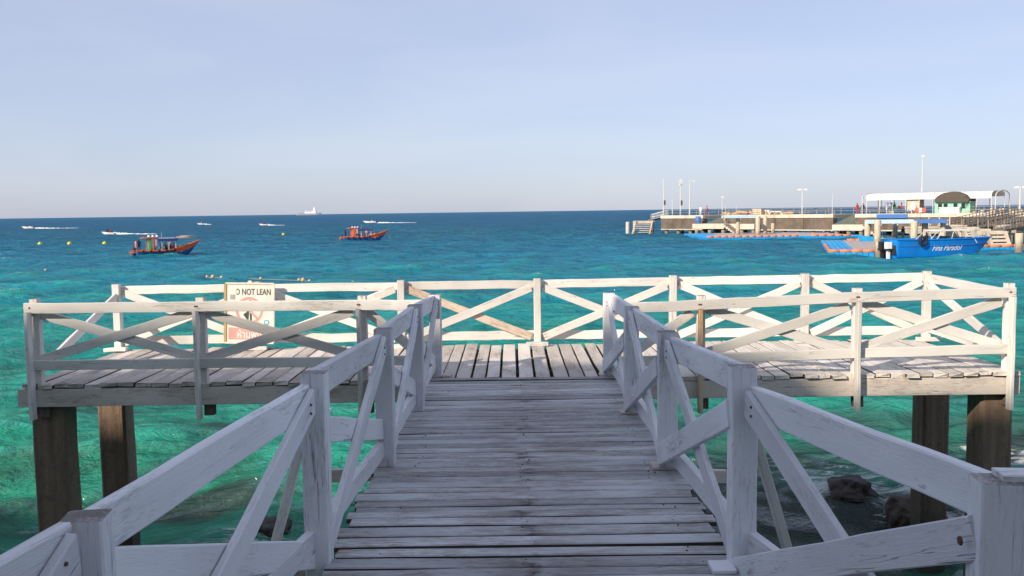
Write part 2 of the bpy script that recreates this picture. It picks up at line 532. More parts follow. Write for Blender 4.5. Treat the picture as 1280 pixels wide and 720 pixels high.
def build_sea():
    radii = [1.5]
    while radii[-1] < 42000:
        r_ = radii[-1]
        k = 0.03 if r_ < 9 else 0.0042 if r_ < 110 else 0.0055 if r_ < 450 else 0.10
        radii.append(r_ * (1 + k))
    rad = np.array(radii)
    ang = np.concatenate([np.linspace(-88, -38, 36)[:-1], np.linspace(-38, 38, 440), np.linspace(38, 88, 36)[1:]]) * math.pi / 180
    RR, AA = np.meshgrid(rad, ang, indexing='ij')
    X = RR * np.sin(AA); Y = RR * np.cos(AA)
    cell = np.gradient(rad)[:, None] * np.ones_like(X)
    Z = np.zeros_like(X); DX = np.zeros_like(X); DY = np.zeros_like(X)
    nc = 64
    lam = np.exp(np.linspace(math.log(0.42), math.log(9.0), nc))
    for i in range(nc):
        th = rng.normal(0, 0.95) + R(15)
        kx, ky = math.sin(th), -math.cos(th)
        k = 2 * math.pi / lam[i]
        a = 0.034 / k * rng.uniform(0.6, 1.4)
        ph = rng.uniform(0, 2 * math.pi)
        w = np.clip((lam[i] / (cell * 2.4) - 1) / 1.2, 0, 1)
        arg = k * (kx * X + ky * Y) + ph
        cs, sn = np.cos(arg), np.sin(arg)
        Z += a * w * cs
        DX -= 0.75 * a * w * kx * sn
        DY -= 0.75 * a * w * ky * sn
    # wave groups: patches rougher and calmer
    grp = 1 + 0.35 * np.sin(X * 0.23 + 1.3 * np.sin(Y * 0.11)) * np.sin(Y * 0.31 + 0.9 * np.sin(X * 0.17 + 2))
    Z *= grp
    co = np.stack([X + DX, Y + DY, Z + WATER], -1).reshape(-1, 3)
    nr, na = X.shape
    idx = np.arange(nr * na).reshape(nr, na)
    q = np.stack([idx[:-1, :-1], idx[:-1, 1:], idx[1:, 1:], idx[1:, :-1]], -1).reshape(-1, 4)[:, ::-1]
    me = bpy.data.meshes.new('sea')
    me.vertices.add(len(co)); me.vertices.foreach_set('co', co.astype(np.float32).ravel())
    me.loops.add(q.size); me.loops.foreach_set('vertex_index', q.astype(np.int32).ravel())
    me.polygons.add(len(q)); me.polygons.foreach_set('loop_start', np.arange(0, q.size, 4, dtype=np.int32))
    me.polygons.foreach_set('use_smooth', np.ones(len(q), dtype=bool))
    me.update(calc_edges=True)
    if me.polygons[len(q) // 2].normal.z < 0:
        me.flip_normals()
    o = link('sea', me, M_sea)
    tag(o, 'green to deep blue choppy sea reaching the horizon', kind='structure')


build_sea()


# ================================================================== UNSEEN HILL ADDED BEHIND THE CAMERA (crest shaped to shade the walkway)
def build_shade_hill():
    sl = math.tan(R(SUN_ELEV)) / math.cos(R(SUN_AZ))
    yr = -16.0
    vs, fs = [], []
    ys = [-1.5, -4, -8, -12, -14.5, yr, -20, -30, -60, -120]
    fr = [0.0, 0.12, 0.42, 0.75, 0.93, 1.0, 0.97, 0.92, 0.8, 0.4]
    xs = np.concatenate([np.linspace(-160, -45, 24)[:-1], np.linspace(-45, -10, 141), np.linspace(-10, 120, 30)[1:]])
    for x in xs:
        s = x + (10.0 - yr) * math.tan(R(SUN_AZ))         # where this bit of the crest throws its shade on the jetty
        tcr = 1 / (1 + math.exp(-(s - SHADE[2]) / 0.45))
        y0 = SHADE[0] * (1 - tcr) + SHADE[1] * tcr
        crest = DECK + (y0 - yr) * sl + 0.16 * mnoise.noise(Vector((x * 1.3, 3, 0))) + 0.10 * mnoise.noise(Vector((x * 3.7, 9, 0)))
        crest += 1.2 * (1 / (1 + math.exp((x + 44) / 2))) * (1 + mnoise.noise(Vector((x * 0.1, 5, 2))))
        fall = max(0.0, -44 - x) + max(0.0, x + 6)
        crest = 1.5 + (crest - 1.5) / (1 + (fall / 9.0) ** 2)
        for y, f in zip(ys, fr):
            z = -1.5 + (crest + 1.5) * f
            if y != yr: z += 0.5 * mnoise.noise(Vector((x * 0.3, y * 0.3, 1))) * f - 0.2
            vs.append((x, y, z))
    k = len(ys)
    for i in range(len(xs) - 1):
        for j in range(k - 1):
            fs.append((i * k + j, i * k + j + 1, (i + 1) * k + j + 1, (i + 1) * k + j))
    me = mesh_from('shade_hill', vs, fs, True)
    m = plain('shade_hill_green', (0.055, 0.075, 0.03), 0.95, 0.5, 0.8, bump=1.0, dirt=(0.16, 0.12, 0.08), dirt_amt=0.6)
    tag(link('shade_hill', me, m), 'unseen rise of ground added behind the camera to shade the walkway', kind='structure')


SHADE = (10.4, 9.12, 3.0)
build_shade_hill()

# ================================================================== WALKWAY
WX0, WX1 = -0.945, 1.08
PLAT_F, PLAT_B = 9.52, 11.98
walk = empty('walkway', (0.06, 5.5, DECK), label='long grey planked walkway running straight out to the sea platform', cat='walkway')


def plank_mesh(L, w, t, end=0.006):
    me = beam_mesh(L, t, w, seg=6, cham=0.006, jit=0.0014, bow=random.uniform(-0.004, 0.003), rough_end=end)
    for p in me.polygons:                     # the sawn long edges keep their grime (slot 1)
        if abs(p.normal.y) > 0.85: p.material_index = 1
    return me


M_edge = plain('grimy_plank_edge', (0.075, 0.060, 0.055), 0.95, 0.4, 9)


wvars = {}
y = -2.6
k = 0
rows = []
while y < PLAT_F - 0.10:
    w = random.choice([0.085, 0.10, 0.11, 0.12, 0.12, 0.145])
    gap = random.choice([0.006, 0.009, 0.012, 0.017])
    if 4.36 < y < 4.50 or 4.50 < y < 4.62 or 4.66 < y < 4.80: gap = 0.040; w = min(w, 0.12)
    rows.append((y, w)); y += w + gap
for (y, w) in rows:
    key = w
    if len(wvars.setdefault(key, [])) < 4:
        wvars[key].append(plank_mesh(2.03, w, 0.036))
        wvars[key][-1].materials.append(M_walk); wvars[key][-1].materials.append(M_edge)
    me = random.choice(wvars[key])
    o = link('plank', me, None, walk)
    lift = 0.012 if random.random() < 0.1 else 0.0
    o.location = (random.uniform(-0.02, 0.02) + (0.02 if y < 4.6 else 0), y + w / 2 - 5.5, -0.018 + random.uniform(-0.003, 0.004) + lift * 0.5)
    o.rotation_euler = (random.uniform(-0.02, 0.02), random.uniform(-0.002, 0.002), random.uniform(-0.0035, 0.0035) + (math.pi if random.random() < 0.5 else 0))
nl = MB()
for (y, w) in rows:
    for xn in (-0.68, 0.055, 0.88):
        for q in (0.25, 0.75):
            if random.random() < (0.25 if xn == 0.055 else 0.6): continue
            xj = xn + random.uniform(-.035, .035)
            nl.tube((xj, y + w * q, DECK - 0.006), (xj, y + w * q, DECK + 0.003), 0.0055, 0.0045, 6)
tag(nl.build('nail_heads', M_bolt, walk, M=Matrix.Translation(-walk.location)), kind='stuff')
last_y = rows[-1][0] + rows[-1][1]
for x in (-0.72, 0.0, 0.80):
    beam('stringer', (x + 0.06, -2.5, DECK - 0.115), (x + 0.06, PLAT_F - 0.01, DECK - 0.115), 0.15, 0.08, M_joist, walk, origin=walk.location)
for yy in (-1.0, 1.7, 4.4, 7.4):
    beam('crossbeam', (-1.02, yy, DECK - 0.29), (1.16, yy, DECK - 0.29), 0.19, 0.14, M_joist, walk, origin=walk.location)


def pile_mesh(wd, L, ch=0.03):
    me = beam_mesh(L, wd, wd, seg=8, cham=ch, jit=0.006)
    me.transform(Matrix.Rotation(R(90), 4, 'Y'))
    return me


pm = pile_mesh(0.34, 4.2)
for yy in (-1.0, 1.7, 4.4, 7.4):
    for xx in (-0.75, 0.88):
        o = link('pile', pm, M_pile, walk)
        o.location = (xx - 0.06, yy - 5.5, -0.39 - 2.1)

# ================================================================== PLATFORM
plat = empty('platform', (0.05, 10.75, DECK), label='white timber platform on dark concrete piles at the end of the walkway', cat='platform')
PX0, PX1 = -5.12, 5.20
x = PX0
pv = {}
while x < PX1 - 0.05:
    w = random.choice([0.13, 0.15, 0.15, 0.165])
    gap = random.choice([0.005, 0.008, 0.012])
    if -0.85 < x < 1.3: gap = random.choice([0.018, 0.026, 0.034])
    if x + w > PX1: w = 0.13
    white = x > 1.5
    key = (w, white)
    if len(pv.setdefault(key, [])) < 4:
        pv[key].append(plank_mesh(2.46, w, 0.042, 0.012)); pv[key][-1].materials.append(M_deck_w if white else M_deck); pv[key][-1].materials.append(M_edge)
    o = link('plank', random.choice(pv[key]), None, plat)
    inner = -0.98 < x + w / 2 < 1.12
    dy = random.uniform(-0.015, 0.02) if not white else random.uniform(-0.035, 0.015)
    if inner: dy = max(dy, 0.015)
    o.location = (x + w / 2 - 0.05, dy, -0.021 + random.uniform(-0.004, 0.005))
    o.rotation_euler = (random.uniform(-.002, .002), random.uniform(-0.010, 0.010), math.pi / 2 + random.uniform(-0.004, 0.004))
    x += w + gap
PO = plat.location
FY = PLAT_F + 0.035   # front fascia centre line
ztop = DECK - 0.05
beam('fascia_beam', (PX0 - 0.05, FY, ztop - 0.095), (-1.0, FY, ztop - 0.095), 0.185, 0.06, M_fascia, plat, origin=PO, seg=8)
beam('fascia_beam', (1.12, FY, ztop - 0.095), (PX1 + 0.02, FY, ztop - 0.095), 0.185, 0.06, M_fascia, plat, origin=PO, seg=8)
beam('fascia_beam', (PX0, PLAT_B - 0.06, ztop - 0.095), (PX1, PLAT_B - 0.06, ztop - 0.095), 0.185, 0.06, M_fascia, plat, origin=PO, seg=8)
for xx in (PX0 + 0.02, PX1 - 0.03):
    beam('side_beam', (xx, FY + 0.035, ztop - 0.095), (xx, PLAT_B - 0.095, ztop - 0.095), 0.18, 0.06, M_joist, plat, origin=PO)
for yy in (10.3, 11.1):
    beam('joist', (PX0 + 0.06, yy, ztop - 0.095), (PX1 - 0.07, yy, ztop - 0.095), 0.17, 0.07, M_joist, plat, origin=PO)
pmf = pile_mesh(0.34, 4.2)
for (xx, yy) in ((-4.93, 9.80), (-5.12, 11.75), (5.06, 9.82), (5.28, 11.7), (-0.9, 9.95), (1.05, 9.95), (-0.9, 11.7), (1.05, 11.7)):
    if abs(xx) < 2:
        continue
    o = link('pile', pmf, M_pile, plat)
    o.location = (xx - PO.x, yy - PO.y, ztop - 0.192 - 2.1 - PO.z)
    o.rotation_euler = (0, 0, random.uniform(-0.04, 0.04) + (math.pi / 2 if xx > 0 else 0))
# capping timbers across the pile heads
for xx in (-4.9, 5.0):
    beam('capping_timber', (xx, 9.62, ztop - 0.10), (xx, 11.86, ztop - 0.10), 0.17, 0.16, M_joist, plat, origin=PO)

# ================================================================== RAILINGS
UP = Vector((0, 0, 1))


def post(x, y, h, parent, bottom=0.0, w=0.105, t=None, mat=None, rz=0.0, lean=0.0, name='post', top_off=0.0):
    t = t or w
    L = h - bottom
    me = beam_mesh(L, t, w, seg=4, cham=0.006, jit=0.0016, end_slot=True)
    me.materials.append(mat or M_rail); me.materials.append(M_post_end)
    o = link(name, me, None, parent)
    Mx = Matrix.Translation(Vector((x, y, DECK + bottom + L / 2)) - parent.location) @ Matrix.Rotation(rz, 4, 'Z') @ Matrix.Rotation(lean, 4, 'Y') @ Matrix.Rotation(R(-90), 4, 'Y')
    o.matrix_basis = Mx
    return o


def bolt(p, nrm, parent, r=0.011):
    mb = MB(); nrm = Vector(nrm)
    mb.tube(Vector(p), Vector(p) + nrm * 0.006, r * 1.0, r * 0.8, 8)
    return mb.build('bolt', M_bolt, parent, M=Matrix.Translation(-parent.location))


def walk_railing(side, posts, label, rail_off, bz):
    """posts: near to far, (x, y, h, bottom). side -1 left, +1 right; inward normal = -side * x"""
    t = empty('railing', (posts[2][0], posts[2][1], DECK), label=label, cat='railing', group='walkway railings')
    for i, (x, y, h, b) in enumerate(posts):
        if i == 0 and side < 0:
            pw = 0.105
        near = y < 3
        post(x, y, h, t, b, 0.132 if near and side > 0 else 0.12, mat=M_rail_near, rz=(-side * 0.16 if near else random.uniform(-0.03, 0.03)))
    for i in range(len(posts) - 1):
        (x0, y0, h0, _), (x1, y1, h1, _) = posts[i], posts[i + 1]
        a, b = Vector((x0, y0, DECK)), Vector((x1, y1, DECK))
        d = (b - a).normalized()
        inw = Vector((-side * d.y, side * d.x, 0))
        a2, b2 = a + d * 0.061, b - d * 0.061
        on, of = rail_off[i]
        W = 0.15
        # top rail, outer half of the post
        beam('top_rail', a2 + UP * (h0 - W / 2 - on) - inw * 0.026, b2 + UP * (h1 - W / 2 - of) - inw * 0.026, W, 0.048, M_rail_near, t, origin=t.location, seg=5, cham=0.007, jit=0.0014)
        # bottom rail
        beam('bottom_rail', a2 + UP * 0.12 - inw * 0.026, b2 + UP * 0.12 - inw * 0.026, 0.11, 0.048, M_rail_near, t, origin=t.location, seg=6)
        # brace high at the far post, low at the near post
        o1 = inw * 0.0185
        beam('brace', a2 + d * 0.02 + UP * 0.035 + o1, b2 - d * 0.035 + UP * (h1 - of - 0.075) + o1, 0.115, 0.034, M_rail_near, t, origin=t.location, seg=6, skew0=0.25, skew1=0.4, cham=0.005)
        # brace high at the near post, low at the far post
        zn, zf = bz[i]
        if side > 0:
            o2 = inw * 0.0545
            beam('brace', a2 - d * 0.05 + UP * zn + o2, b2 + d * 0.03 + UP * zf + o2, 0.135, 0.034, M_rail_near, t, origin=t.location, seg=6, cham=0.005)
        else:
            o2 = -inw * 0.025
            beam('brace', a2 + UP * zn + o2, b2 + UP * zf + o2, 0.135, 0.045, M_rail_near, t, origin=t.location, seg=6, skew0=-0.35, skew1=-0.35, cham=0.005)
        for q in (0.03, 0.10):
            bolt(b2 - d * 0.10 + UP * (h1 - of - 0.06 - q * 0.6) + inw * 0.0355, inw, t, 0.007)
    return t


LP = [(-1.43, 1.05, 0.86, -0.25), (-1.235, 2.60, 0.868, -0.25), (-0.985, 4.50, 0.95, -0.25), (-0.893, 6.27, 0.94, 0.0), (-0.862, 8.03, 0.925, 0.0), (-0.832, 9.70, 0.865, 0.0)]
RP = [(1.455, 2.76, 0.893, -0.25), (1.085, 4.40, 0.968, -0.25), (1.005, 6.12, 0.915, 0.012), (0.985, 7.82, 0.905, 0.012), (0.980, 9.62, 0.865, 0.0)]
wl_ = walk_railing(-1, LP, 'long white railing on the left side of the walkway', [(0.0, 0.0), (0.0, 0.05), (0.0, 0.03), (0.0, 0.01), (0.01, 0.01)],
                   [(0.66, 0.1), (0.68, 0.055), (0.65, 0.26), (0.65, 0.2), (0.62, 0.15)])
wr_ = walk_railing(1, RP, 'long white railing on the right side of the walkway', [(0.0, 0.085), (0.0, 0.03), (0.0, 0.01), (0.01, 0.0)],
                   [(0.715, -0.03), (0.74, 0.09), (0.68, 0.08), (0.62, 0.10)])
# the rail that turns away to the right from the nearest right post
o_ = wr_.location
beam('top_rail', (1.462, 2.78, DECK + 0.85), (2.9, 2.62, DECK + 0.85), 0.125, 0.09, M_rail_near, wr_, origin=o_, seg=5)
beam('bottom_rail', (1.462, 2.79, DECK + 0.50), (2.9, 2.63, DECK + 0.50), 0.11, 0.05, M_rail_near, wr_, origin=o_, seg=5)
post(2.95, 2.61, 0.92, wr_, -0.25, mat=M_rail_near)
bolt((1.352, 2.77, DECK + 0.70), (-1, 0, 0), wr_, 0.016)
# outward struts and the joist ends they stand on
for (t, x, y, s) in ((wl_, -0.985, 4.50, -1), (wl_, -0.893, 6.27, -1), (wr_, 1.085, 4.40, 1), (wr_, 1.005, 6.12, 1)):
    beam('strut', (x + s * 0.075, y + 0.06, DECK + 0.62), (x + s * 0.30, y + 0.06, DECK - 0.16), 0.085, 0.04, M_rail, t, up=(0, 1, 0), origin=t.location, seg=4)
    beam('strut_foot', (x - s * 0.02, y + 0.11, DECK - 0.10), (x + s * 0.42, y + 0.11, DECK - 0.10), 0.09, 0.045, M_fascia, t, origin=t.location, seg=4)
for (x, y) in ((1.005, 6.12), (0.985, 7.82), (0.975, 9.62), (-0.832, 9.70)):
    beam('footing_block', (x - 0.10, y, DECK + 0.008), (x + 0.14 if x > 0 else x + 0.15, y, DECK + 0.008), 0.02, 0.15, M_fascia, wr_ if x > 0 else wl_, origin=(wr_ if x > 0 else wl_).location, seg=3)
beam('footing_block', (0.92, 4.33, DECK + 0.012), (1.03, 4.33, DECK + 0.012), 0.02, 0.14, M_rail_near, wr_, origin=wr_.location, seg=2)


def brace_pair(t, a, b, z_lo, z_hi, off_front, off_back, inw, w=0.10, mat=None, first=True, second=True):
    d = (b - a).normalized()
    m = mat or M_rail
    if first:   # rises to the right
        beam('brace', a + d * 0.03 + UP * z_lo + inw * off_front, b - d * 0.03 + UP * z_hi + inw * off_front, w, 0.03, m, t, origin=t.location, seg=6, jit=0.002)
    if second:
        beam('brace', a + d * 0.03 + UP * z_hi + inw * off_back, b - d * 0.03 + UP * z_lo + inw * off_back, w, 0.03, m, t, origin=t.location, seg=6, jit=0.002)


# --- back railing of the platform
BY = 11.88
bx = [-5.10, -3.30, -1.455, 0.29, 2.03, 3.72, 5.28]
bh = [0.86, 0.87, 0.865, 0.865, 0.88, 0.88, 0.89]
rb = empty('railing', (0.1, BY, DECK), label='white cross-braced railing along the seaward back edge of the platform', cat='railing', group='platform railings')
CAMF = Vector((0, -1, 0))
for i, x in enumerate(bx):
    post(x, BY, bh[i], rb, -0.12, 0.10, t=0.09, rz=random.uniform(-0.03, 0.03))
    beam('footing_block', (x - 0.15, BY - 0.09, DECK + 0.025), (x + 0.13, BY - 0.09, DECK + 0.025), 0.045, 0.09, M_rail, rb, origin=rb.location, seg=2, jit=0.004)
for i in range(len(bx) - 1):
    a = Vector((bx[i] - (0.05 if i == 0 else -0.02), BY, DECK)); b = Vector((bx[i + 1] + (0.05 if i == 5 else -0.02), BY, DECK))
    j = random.uniform(-0.006, 0.006)
    beam('top_rail', a + Vector((0, 0.07, bh[i] - 0.085 + j)), b + Vector((0, 0.07, bh[i + 1] - 0.085 + j)), 0.105, 0.045, M_rail, rb, origin=rb.location, seg=8, jit=0.0025)
    beam('bottom_rail', a + Vector((0, 0.07, 0.12)), b + Vector((0, 0.07, 0.125)), 0.11, 0.045, M_rail, rb, origin=rb.location, seg=8, jit=0.0025)
    a1 = Vector((bx[i] + 0.05, BY, DECK)); b1 = Vector((bx[i + 1] - 0.05, BY, DECK))
    brace_pair(rb, a1, b1, 0.11, bh[i] - 0.12, 0.022, -0.028, CAMF, 0.10, first=True, second=(i != 2))
    if i == 2:
        brace_pair(rb, a1, b1, 0.11, bh[i] - 0.12, 0.022, -0.028, CAMF, 0.10, mat=M_shade_brown, first=False)

# --- front railings of the platform, left and right of the walkway
FYR = PLAT_F - 0.025


def front_railing(xs, hs, label, end_left=False, end_right=False, lo=None):
    t = empty('railing', (xs[1], FYR, DECK), label=label, cat='railing', group='platform railings')
    for i, (x, h) in enumerate(zip(xs, hs)):
        if end_left and i == len(xs) - 1: continue
        if end_right and i == 0: continue
        post(x + 0.025, FYR + 0.09, h, t, -0.05, 0.085)
        post(x, FYR - 0.03, h - 0.13, t, -0.37 + random.uniform(-0.02, 0.02), 0.095, t=0.04, name='outer_post_board', mat=M_rusty_post if (i == 1 and not end_left) else None)
        post(x + 0.06, FYR + 0.13, -0.05, t, -0.36, 0.10, name='post_tail', mat=M_joist)
    a = Vector((xs[0], FYR, DECK)); b = Vector((xs[-1], FYR, DECK))
    n = len(xs)
    z0, z1 = hs[0] - 0.09, hs[-1] - 0.09
    cut = [0, 2, n - 1] if n > 3 else [0, 1, n - 1]
    if n == 4: cut = [0, 2, 3]
    for c0, c1 in zip(cut[:-1], cut[1:]):
        q0 = Vector((xs[c0] - (0.05 if c0 == 0 and end_left else 0.0), FYR + 0.018, DECK + hs[c0] - 0.09))
        q1 = Vector((xs[c1] + (0.05 if c1 == n - 1 and end_right else -0.002), FYR + 0.018, DECK + hs[c1] - 0.09))
        beam('top_rail', q0, q1, 0.105, 0.05, M_rail, t, origin=t.location, seg=10, jit=0.002)
    for i in range(n - 1):
        beam('bottom_rail', (xs[i] + 0.0, FYR + 0.02, DECK + lo[i]), (xs[i + 1] - 0.004, FYR + 0.02, DECK + lo[i + 1]), 0.10, 0.045, M_rail, t, origin=t.location, seg=6)
        a1 = Vector((xs[i] + 0.04, FYR, DECK)); b1 = Vector((xs[i + 1] - 0.04, FYR, DECK))
        brace_pair(t, a1, b1, lo[i] + 0.05, (hs[i] + hs[i + 1]) / 2 - 0.16, -0.062, -0.094, CAMF, 0.10)
        for q in (0, 1):
            bolt((xs[i + q] + (0.01 if q == 0 else -0.01), FYR - 0.008, DECK + hs[i + q] - 0.085), (0, -1, 0), t, 0.010)
    return t


flx = [-4.99, -3.27, -1.60, -0.93]
frl = front_railing(flx, [0.885, 0.88, 0.875, 0.865], 'white cross-braced railing at the platform front left of the walkway, before the sign', end_left=True, lo=[0.20, 0.20, 0.20, 0.20])
frx = [1.10, 1.90, 3.515, 5.085]
frr = front_railing(frx, [0.80, 0.83, 0.885, 0.915], 'white cross-braced railing at the platform front right of the walkway', end_right=True, lo=[0.16, 0.18, 0.215, 0.24])

# --- end railings
el = empty('railing', (-5.05, 10.7, DECK), label='lone slanting brace closing the left end of the platform', cat='railing', group='platform railings')
beam('brace', (-5.09, BY - 0.06, DECK + 0.70), (-4.98, FYR + 0.14, DECK + 0.12), 0.10, 0.035, M_rail, el, origin=el.location, seg=6)
er = empty('railing', (5.2, 10.7, DECK), label='white cross-braced railing closing the right end of the platform', cat='railing', group='platform railings')
beam('top_rail', (5.30, BY - 0.05, DECK + 0.80), (5.14, FYR + 0.14, DECK + 0.79), 0.105, 0.045, M_rail, er, origin=er.location, seg=6)
beam('bottom_rail', (5.30, BY - 0.05, DECK + 0.16), (5.16, FYR + 0.14, DECK + 0.18), 0.11, 0.045, M_rail, er, origin=er.location, seg=6)
beam('brace', (5.255, BY - 0.07, DECK + 0.74), (5.12, FYR + 0.16, DECK + 0.22), 0.10, 0.035, M_rail, er, origin=er.location, seg=6)
beam('brace', (5.32, BY - 0.07, DECK + 0.20), (5.17, FYR + 0.16, DECK + 0.74), 0.10, 0.03, M_rail, er, origin=er.location, seg=6)

# ================================================================== SIGN
M_signw = plain('sign_board_white', (0.74, 0.70, 0.64), 0.5, 0.08, 6, dirt=(0.5, 0.42, 0.33), dirt_amt=0.35)
M_signedge = plain('sign_frame_yellowed', (0.45, 0.33, 0.13), 0.7, 0.2, 8)
M_signrim = plain('sign_rim_pale', (0.66, 0.62, 0.54), 0.7, 0.15, 8)
M_pink = plain('sign_faded_red', (0.72, 0.30, 0.26), 0.6, 0.12, 9, dirt=(0.78, 0.5, 0.45), dirt_amt=0.5)
M_ink = plain('sign_dark_ink', (0.035, 0.075, 0.06), 0.6, 0.2, 30)
M_blueink = plain('sign_blue_ink', (0.08, 0.35, 0.48), 0.6, 0.1, 30)
M_white = plain('white_print', (0.78, 0.76, 0.72), 0.6, 0.05, 30)


def text_mesh(s, size, extrude=0.0, shear=0.0, offset=0.0):
    cu = bpy.data.curves.new('lettering', 'FONT')
    cu.body = s; cu.size = size; cu.extrude = extrude; cu.shear = shear; cu.offset = offset
    cu.align_x = 'CENTER'; cu.align_y = 'CENTER'; cu.resolution_u = 3
    o = bpy.data.objects.new('lettering', cu); C.objects.link(o)
    dg = bpy.context.evaluated_depsgraph_get()
    me = bpy.data.meshes.new_from_object(o.evaluated_get(dg))
    bpy.data.objects.remove(o); bpy.data.curves.remove(cu)
    me.materials.clear()
    return me


def fit(me, w, h):
    co = np.zeros(len(me.vertices) * 3); me.vertices.foreach_get('co', co); co = co.reshape(-1, 3)
    lo, hi = co.min(0), co.max(0); sc = np.array([w / (hi[0] - lo[0]), h / (hi[1] - lo[1]), 1.0])
    co = (co - [(lo[0] + hi[0]) / 2, (lo[1] + hi[1]) / 2, 0]) * sc
    me.vertices.foreach_set('co', co.ravel()); me.update(); return me


SW, SH = 0.585, 0.735
sg = empty('sign', (-3.375, BY - 0.10, DECK + 0.475), label='weathered white warning sign reading DO NOT LEAN on the back railing', cat='sign')
sg.rotation_euler = (R(-3), R(1.6), R(2))
MB().box(-SW / 2, SW / 2, -0.008, 0.008, -SH / 2, SH / 2).build('board', M_signw, sg)
fr = MB()
for (x0, x1, z0, z1) in ((-SW / 2 - .012, SW / 2 + .012, SH / 2, SH / 2 + .022), (-SW / 2 - .012, SW / 2 + .012, -SH / 2 - .022, -SH / 2)):
    fr.box(x0, x1, -0.018, 0.012, z0, z1)
fr.box(SW / 2, SW / 2 + .022, -0.0182, 0.0118, -SH / 2, SH / 2)
fr.build('frame', M_signrim, sg)
MB().box(-SW / 2 - .03, -SW / 2, -0.0182, 0.05, -SH / 2 + .0, SH / 2).build('frame', M_signedge, sg)
MB().tube((0.0, -0.01, SH / 2 + .02), (0.0, 0.012, SH / 2 + .02), 0.03, 0.03, 12).build('hanger', M_signrim, sg)
RX = Matrix.Rotation(R(90), 4, 'X')


def on_sign(me, name, mat, x, z, y=-0.0095):
    return link(name, me, mat, sg, Matrix.Translation((x, y, z)) @ RX)


on_sign(fit(text_mesh("DO NOT LEAN", 0.1, 0.0007, offset=0.0015), 0.50, 0.078), 'lettering', M_ink, 0.015, 0.272)
# white patch over the first letter, grey patch below it
MB().box(-0.235, -0.165, -0.0125, -0.009, 0.235, 0.315).build('letter_patch', M_signw, sg)
MB().box(-0.245, -0.185, -0.0118, -0.009, 0.175, 0.236).build('letter_patch', plain('sign_grey_patch', (0.36, 0.35, 0.36), 0.7), sg)
rg = MB()
cx, cz, r0, r1 = -0.005, 0.035, 0.142, 0.17
N = 48
for k in range(N):
    a0, a1 = 2 * math.pi * k / N, 2 * math.pi * (k + 1) / N
    rg.add([(cx + r0 * math.cos(a0), -0.0115, cz + r0 * math.sin(a0)), (cx + r1 * math.cos(a0), -0.0115, cz + r1 * math.sin(a0)),
            (cx + r1 * math.cos(a1), -0.0115, cz + r1 * math.sin(a1)), (cx + r0 * math.cos(a1), -0.0115, cz + r0 * math.sin(a1))], [(0, 1, 2, 3)])
s45 = math.sqrt(.5)
rg.bar((cx - r0 * s45, -0.0125, cz + r0 * s45), (cx + r0 * s45, -0.0125, cz - r0 * s45), 0.026, 0.0015)
rg.build('prohibition_ring', M_pink, sg)
fg = MB()
yy_ = -0.0105
def poly(mb, pts):
    mb.add([(x, yy_, z) for x, z in pts], [tuple(range(len(pts)))])
fg.add([(cx + 0.012 + 0.020 * math.cos(a), yy_, cz + 0.112 + 0.020 * math.sin(a)) for a in [2 * math.pi * i / 12 for i in range(12)]], [tuple(range(12))])
poly(fg, [(cx - .035, cz + .085), (cx + .035, cz + .085), (cx + .030, cz - .02), (cx - .03, cz - .02)])
poly(fg, [(cx - .03, cz - .022), (cx - .002, cz - .022), (cx - .01, cz - .125), (cx - .032, cz - .11), (cx - .075, cz - .055), (cx - .05, cz - .03)])
poly(fg, [(cx + .006, cz - .022), (cx + .03, cz - .022), (cx + .034, cz - .14), (cx + .012, cz - .14)])
fg.build('leaning_figure', M_ink, sg)
rd = MB(); rd.tube((0.215, -0.0085, -0.115), (0.215, -0.0105, -0.115), 0.034, 0.034, 20); rd.build('round_mark', M_blueink, sg)
rr = MB(); rr.tube((0.215, -0.0107, -0.115), (0.215, -0.0112, -0.115), 0.020, 0.020, 16); rr.build('round_mark', M_white, sg)
MB().box(-0.265, 0.27, -0.0105, -0.008, -0.335, -0.185).build('red_strip', M_pink, sg)
on_sign(fit(text_mesh("\u0e2b\u0e49\u0e32\u0e21\u0e1e\u0e34\u0e07", 0.1, 0.0007, offset=0.001), 0.30, 0.115), 'lettering', M_white, 0.0, -0.262, -0.0118)

# ================================================================== ROCKS
M_rock = plain('wet_dark_rock', (0.026, 0.021, 0.018), 0.75, 0.5, 5, bump=1.0, dirt=(0.07, 0.050, 0.030), dirt_amt=0.6)


def rock(x, y, sx, sy, sz, label, seed):
    bm = bmesh.new()
    bmesh.ops.create_icosphere(bm, subdivisions=4, radius=1)
    for v in bm.verts:
        p = v.co * 1.0
        d = 1 + 0.35 * mnoise.noise(p * 1.3 + Vector((seed, 0, 0))) + 0.18 * mnoise.noise(p * 3.1 + Vector((0, seed, 0))) + 0.07 * mnoise.noise(p * 8 + Vector((0, 0, seed)))
        # facet: flatten toward a few planes
        v.co = Vector((p.x * sx, p.y * sy, p.z * sz)) * d
        v.co.z = v.co.z if v.co.z < sz * .8 else sz * .8 + (v.co.z - sz * .8) * 0.4
    me = bpy.data.meshes.new('rock'); bm.to_mesh(me); bm.free()
    o = link('rock', me, M_rock); o.location = (x, y, -0.05); o.rotation_euler = (0, 0, seed)
    tag(o, label, 'rock', 'dark rocks in the water by the jetty')


rock(5.30, 14.35, 0.42, 0.36, 0.34, 'dark wet rock standing out of the water seen through the right railing, farther one', 1.3)
rock(5.80, 13.3, 0.46, 0.40, 0.40, 'brown rock close below the right railing, nearer of the two', 4.1)
rock(-3.50, 12.9, 0.36, 0.4, 0.26, 'dark rock in the green water seen beneath the left walkway railing', 6.7)

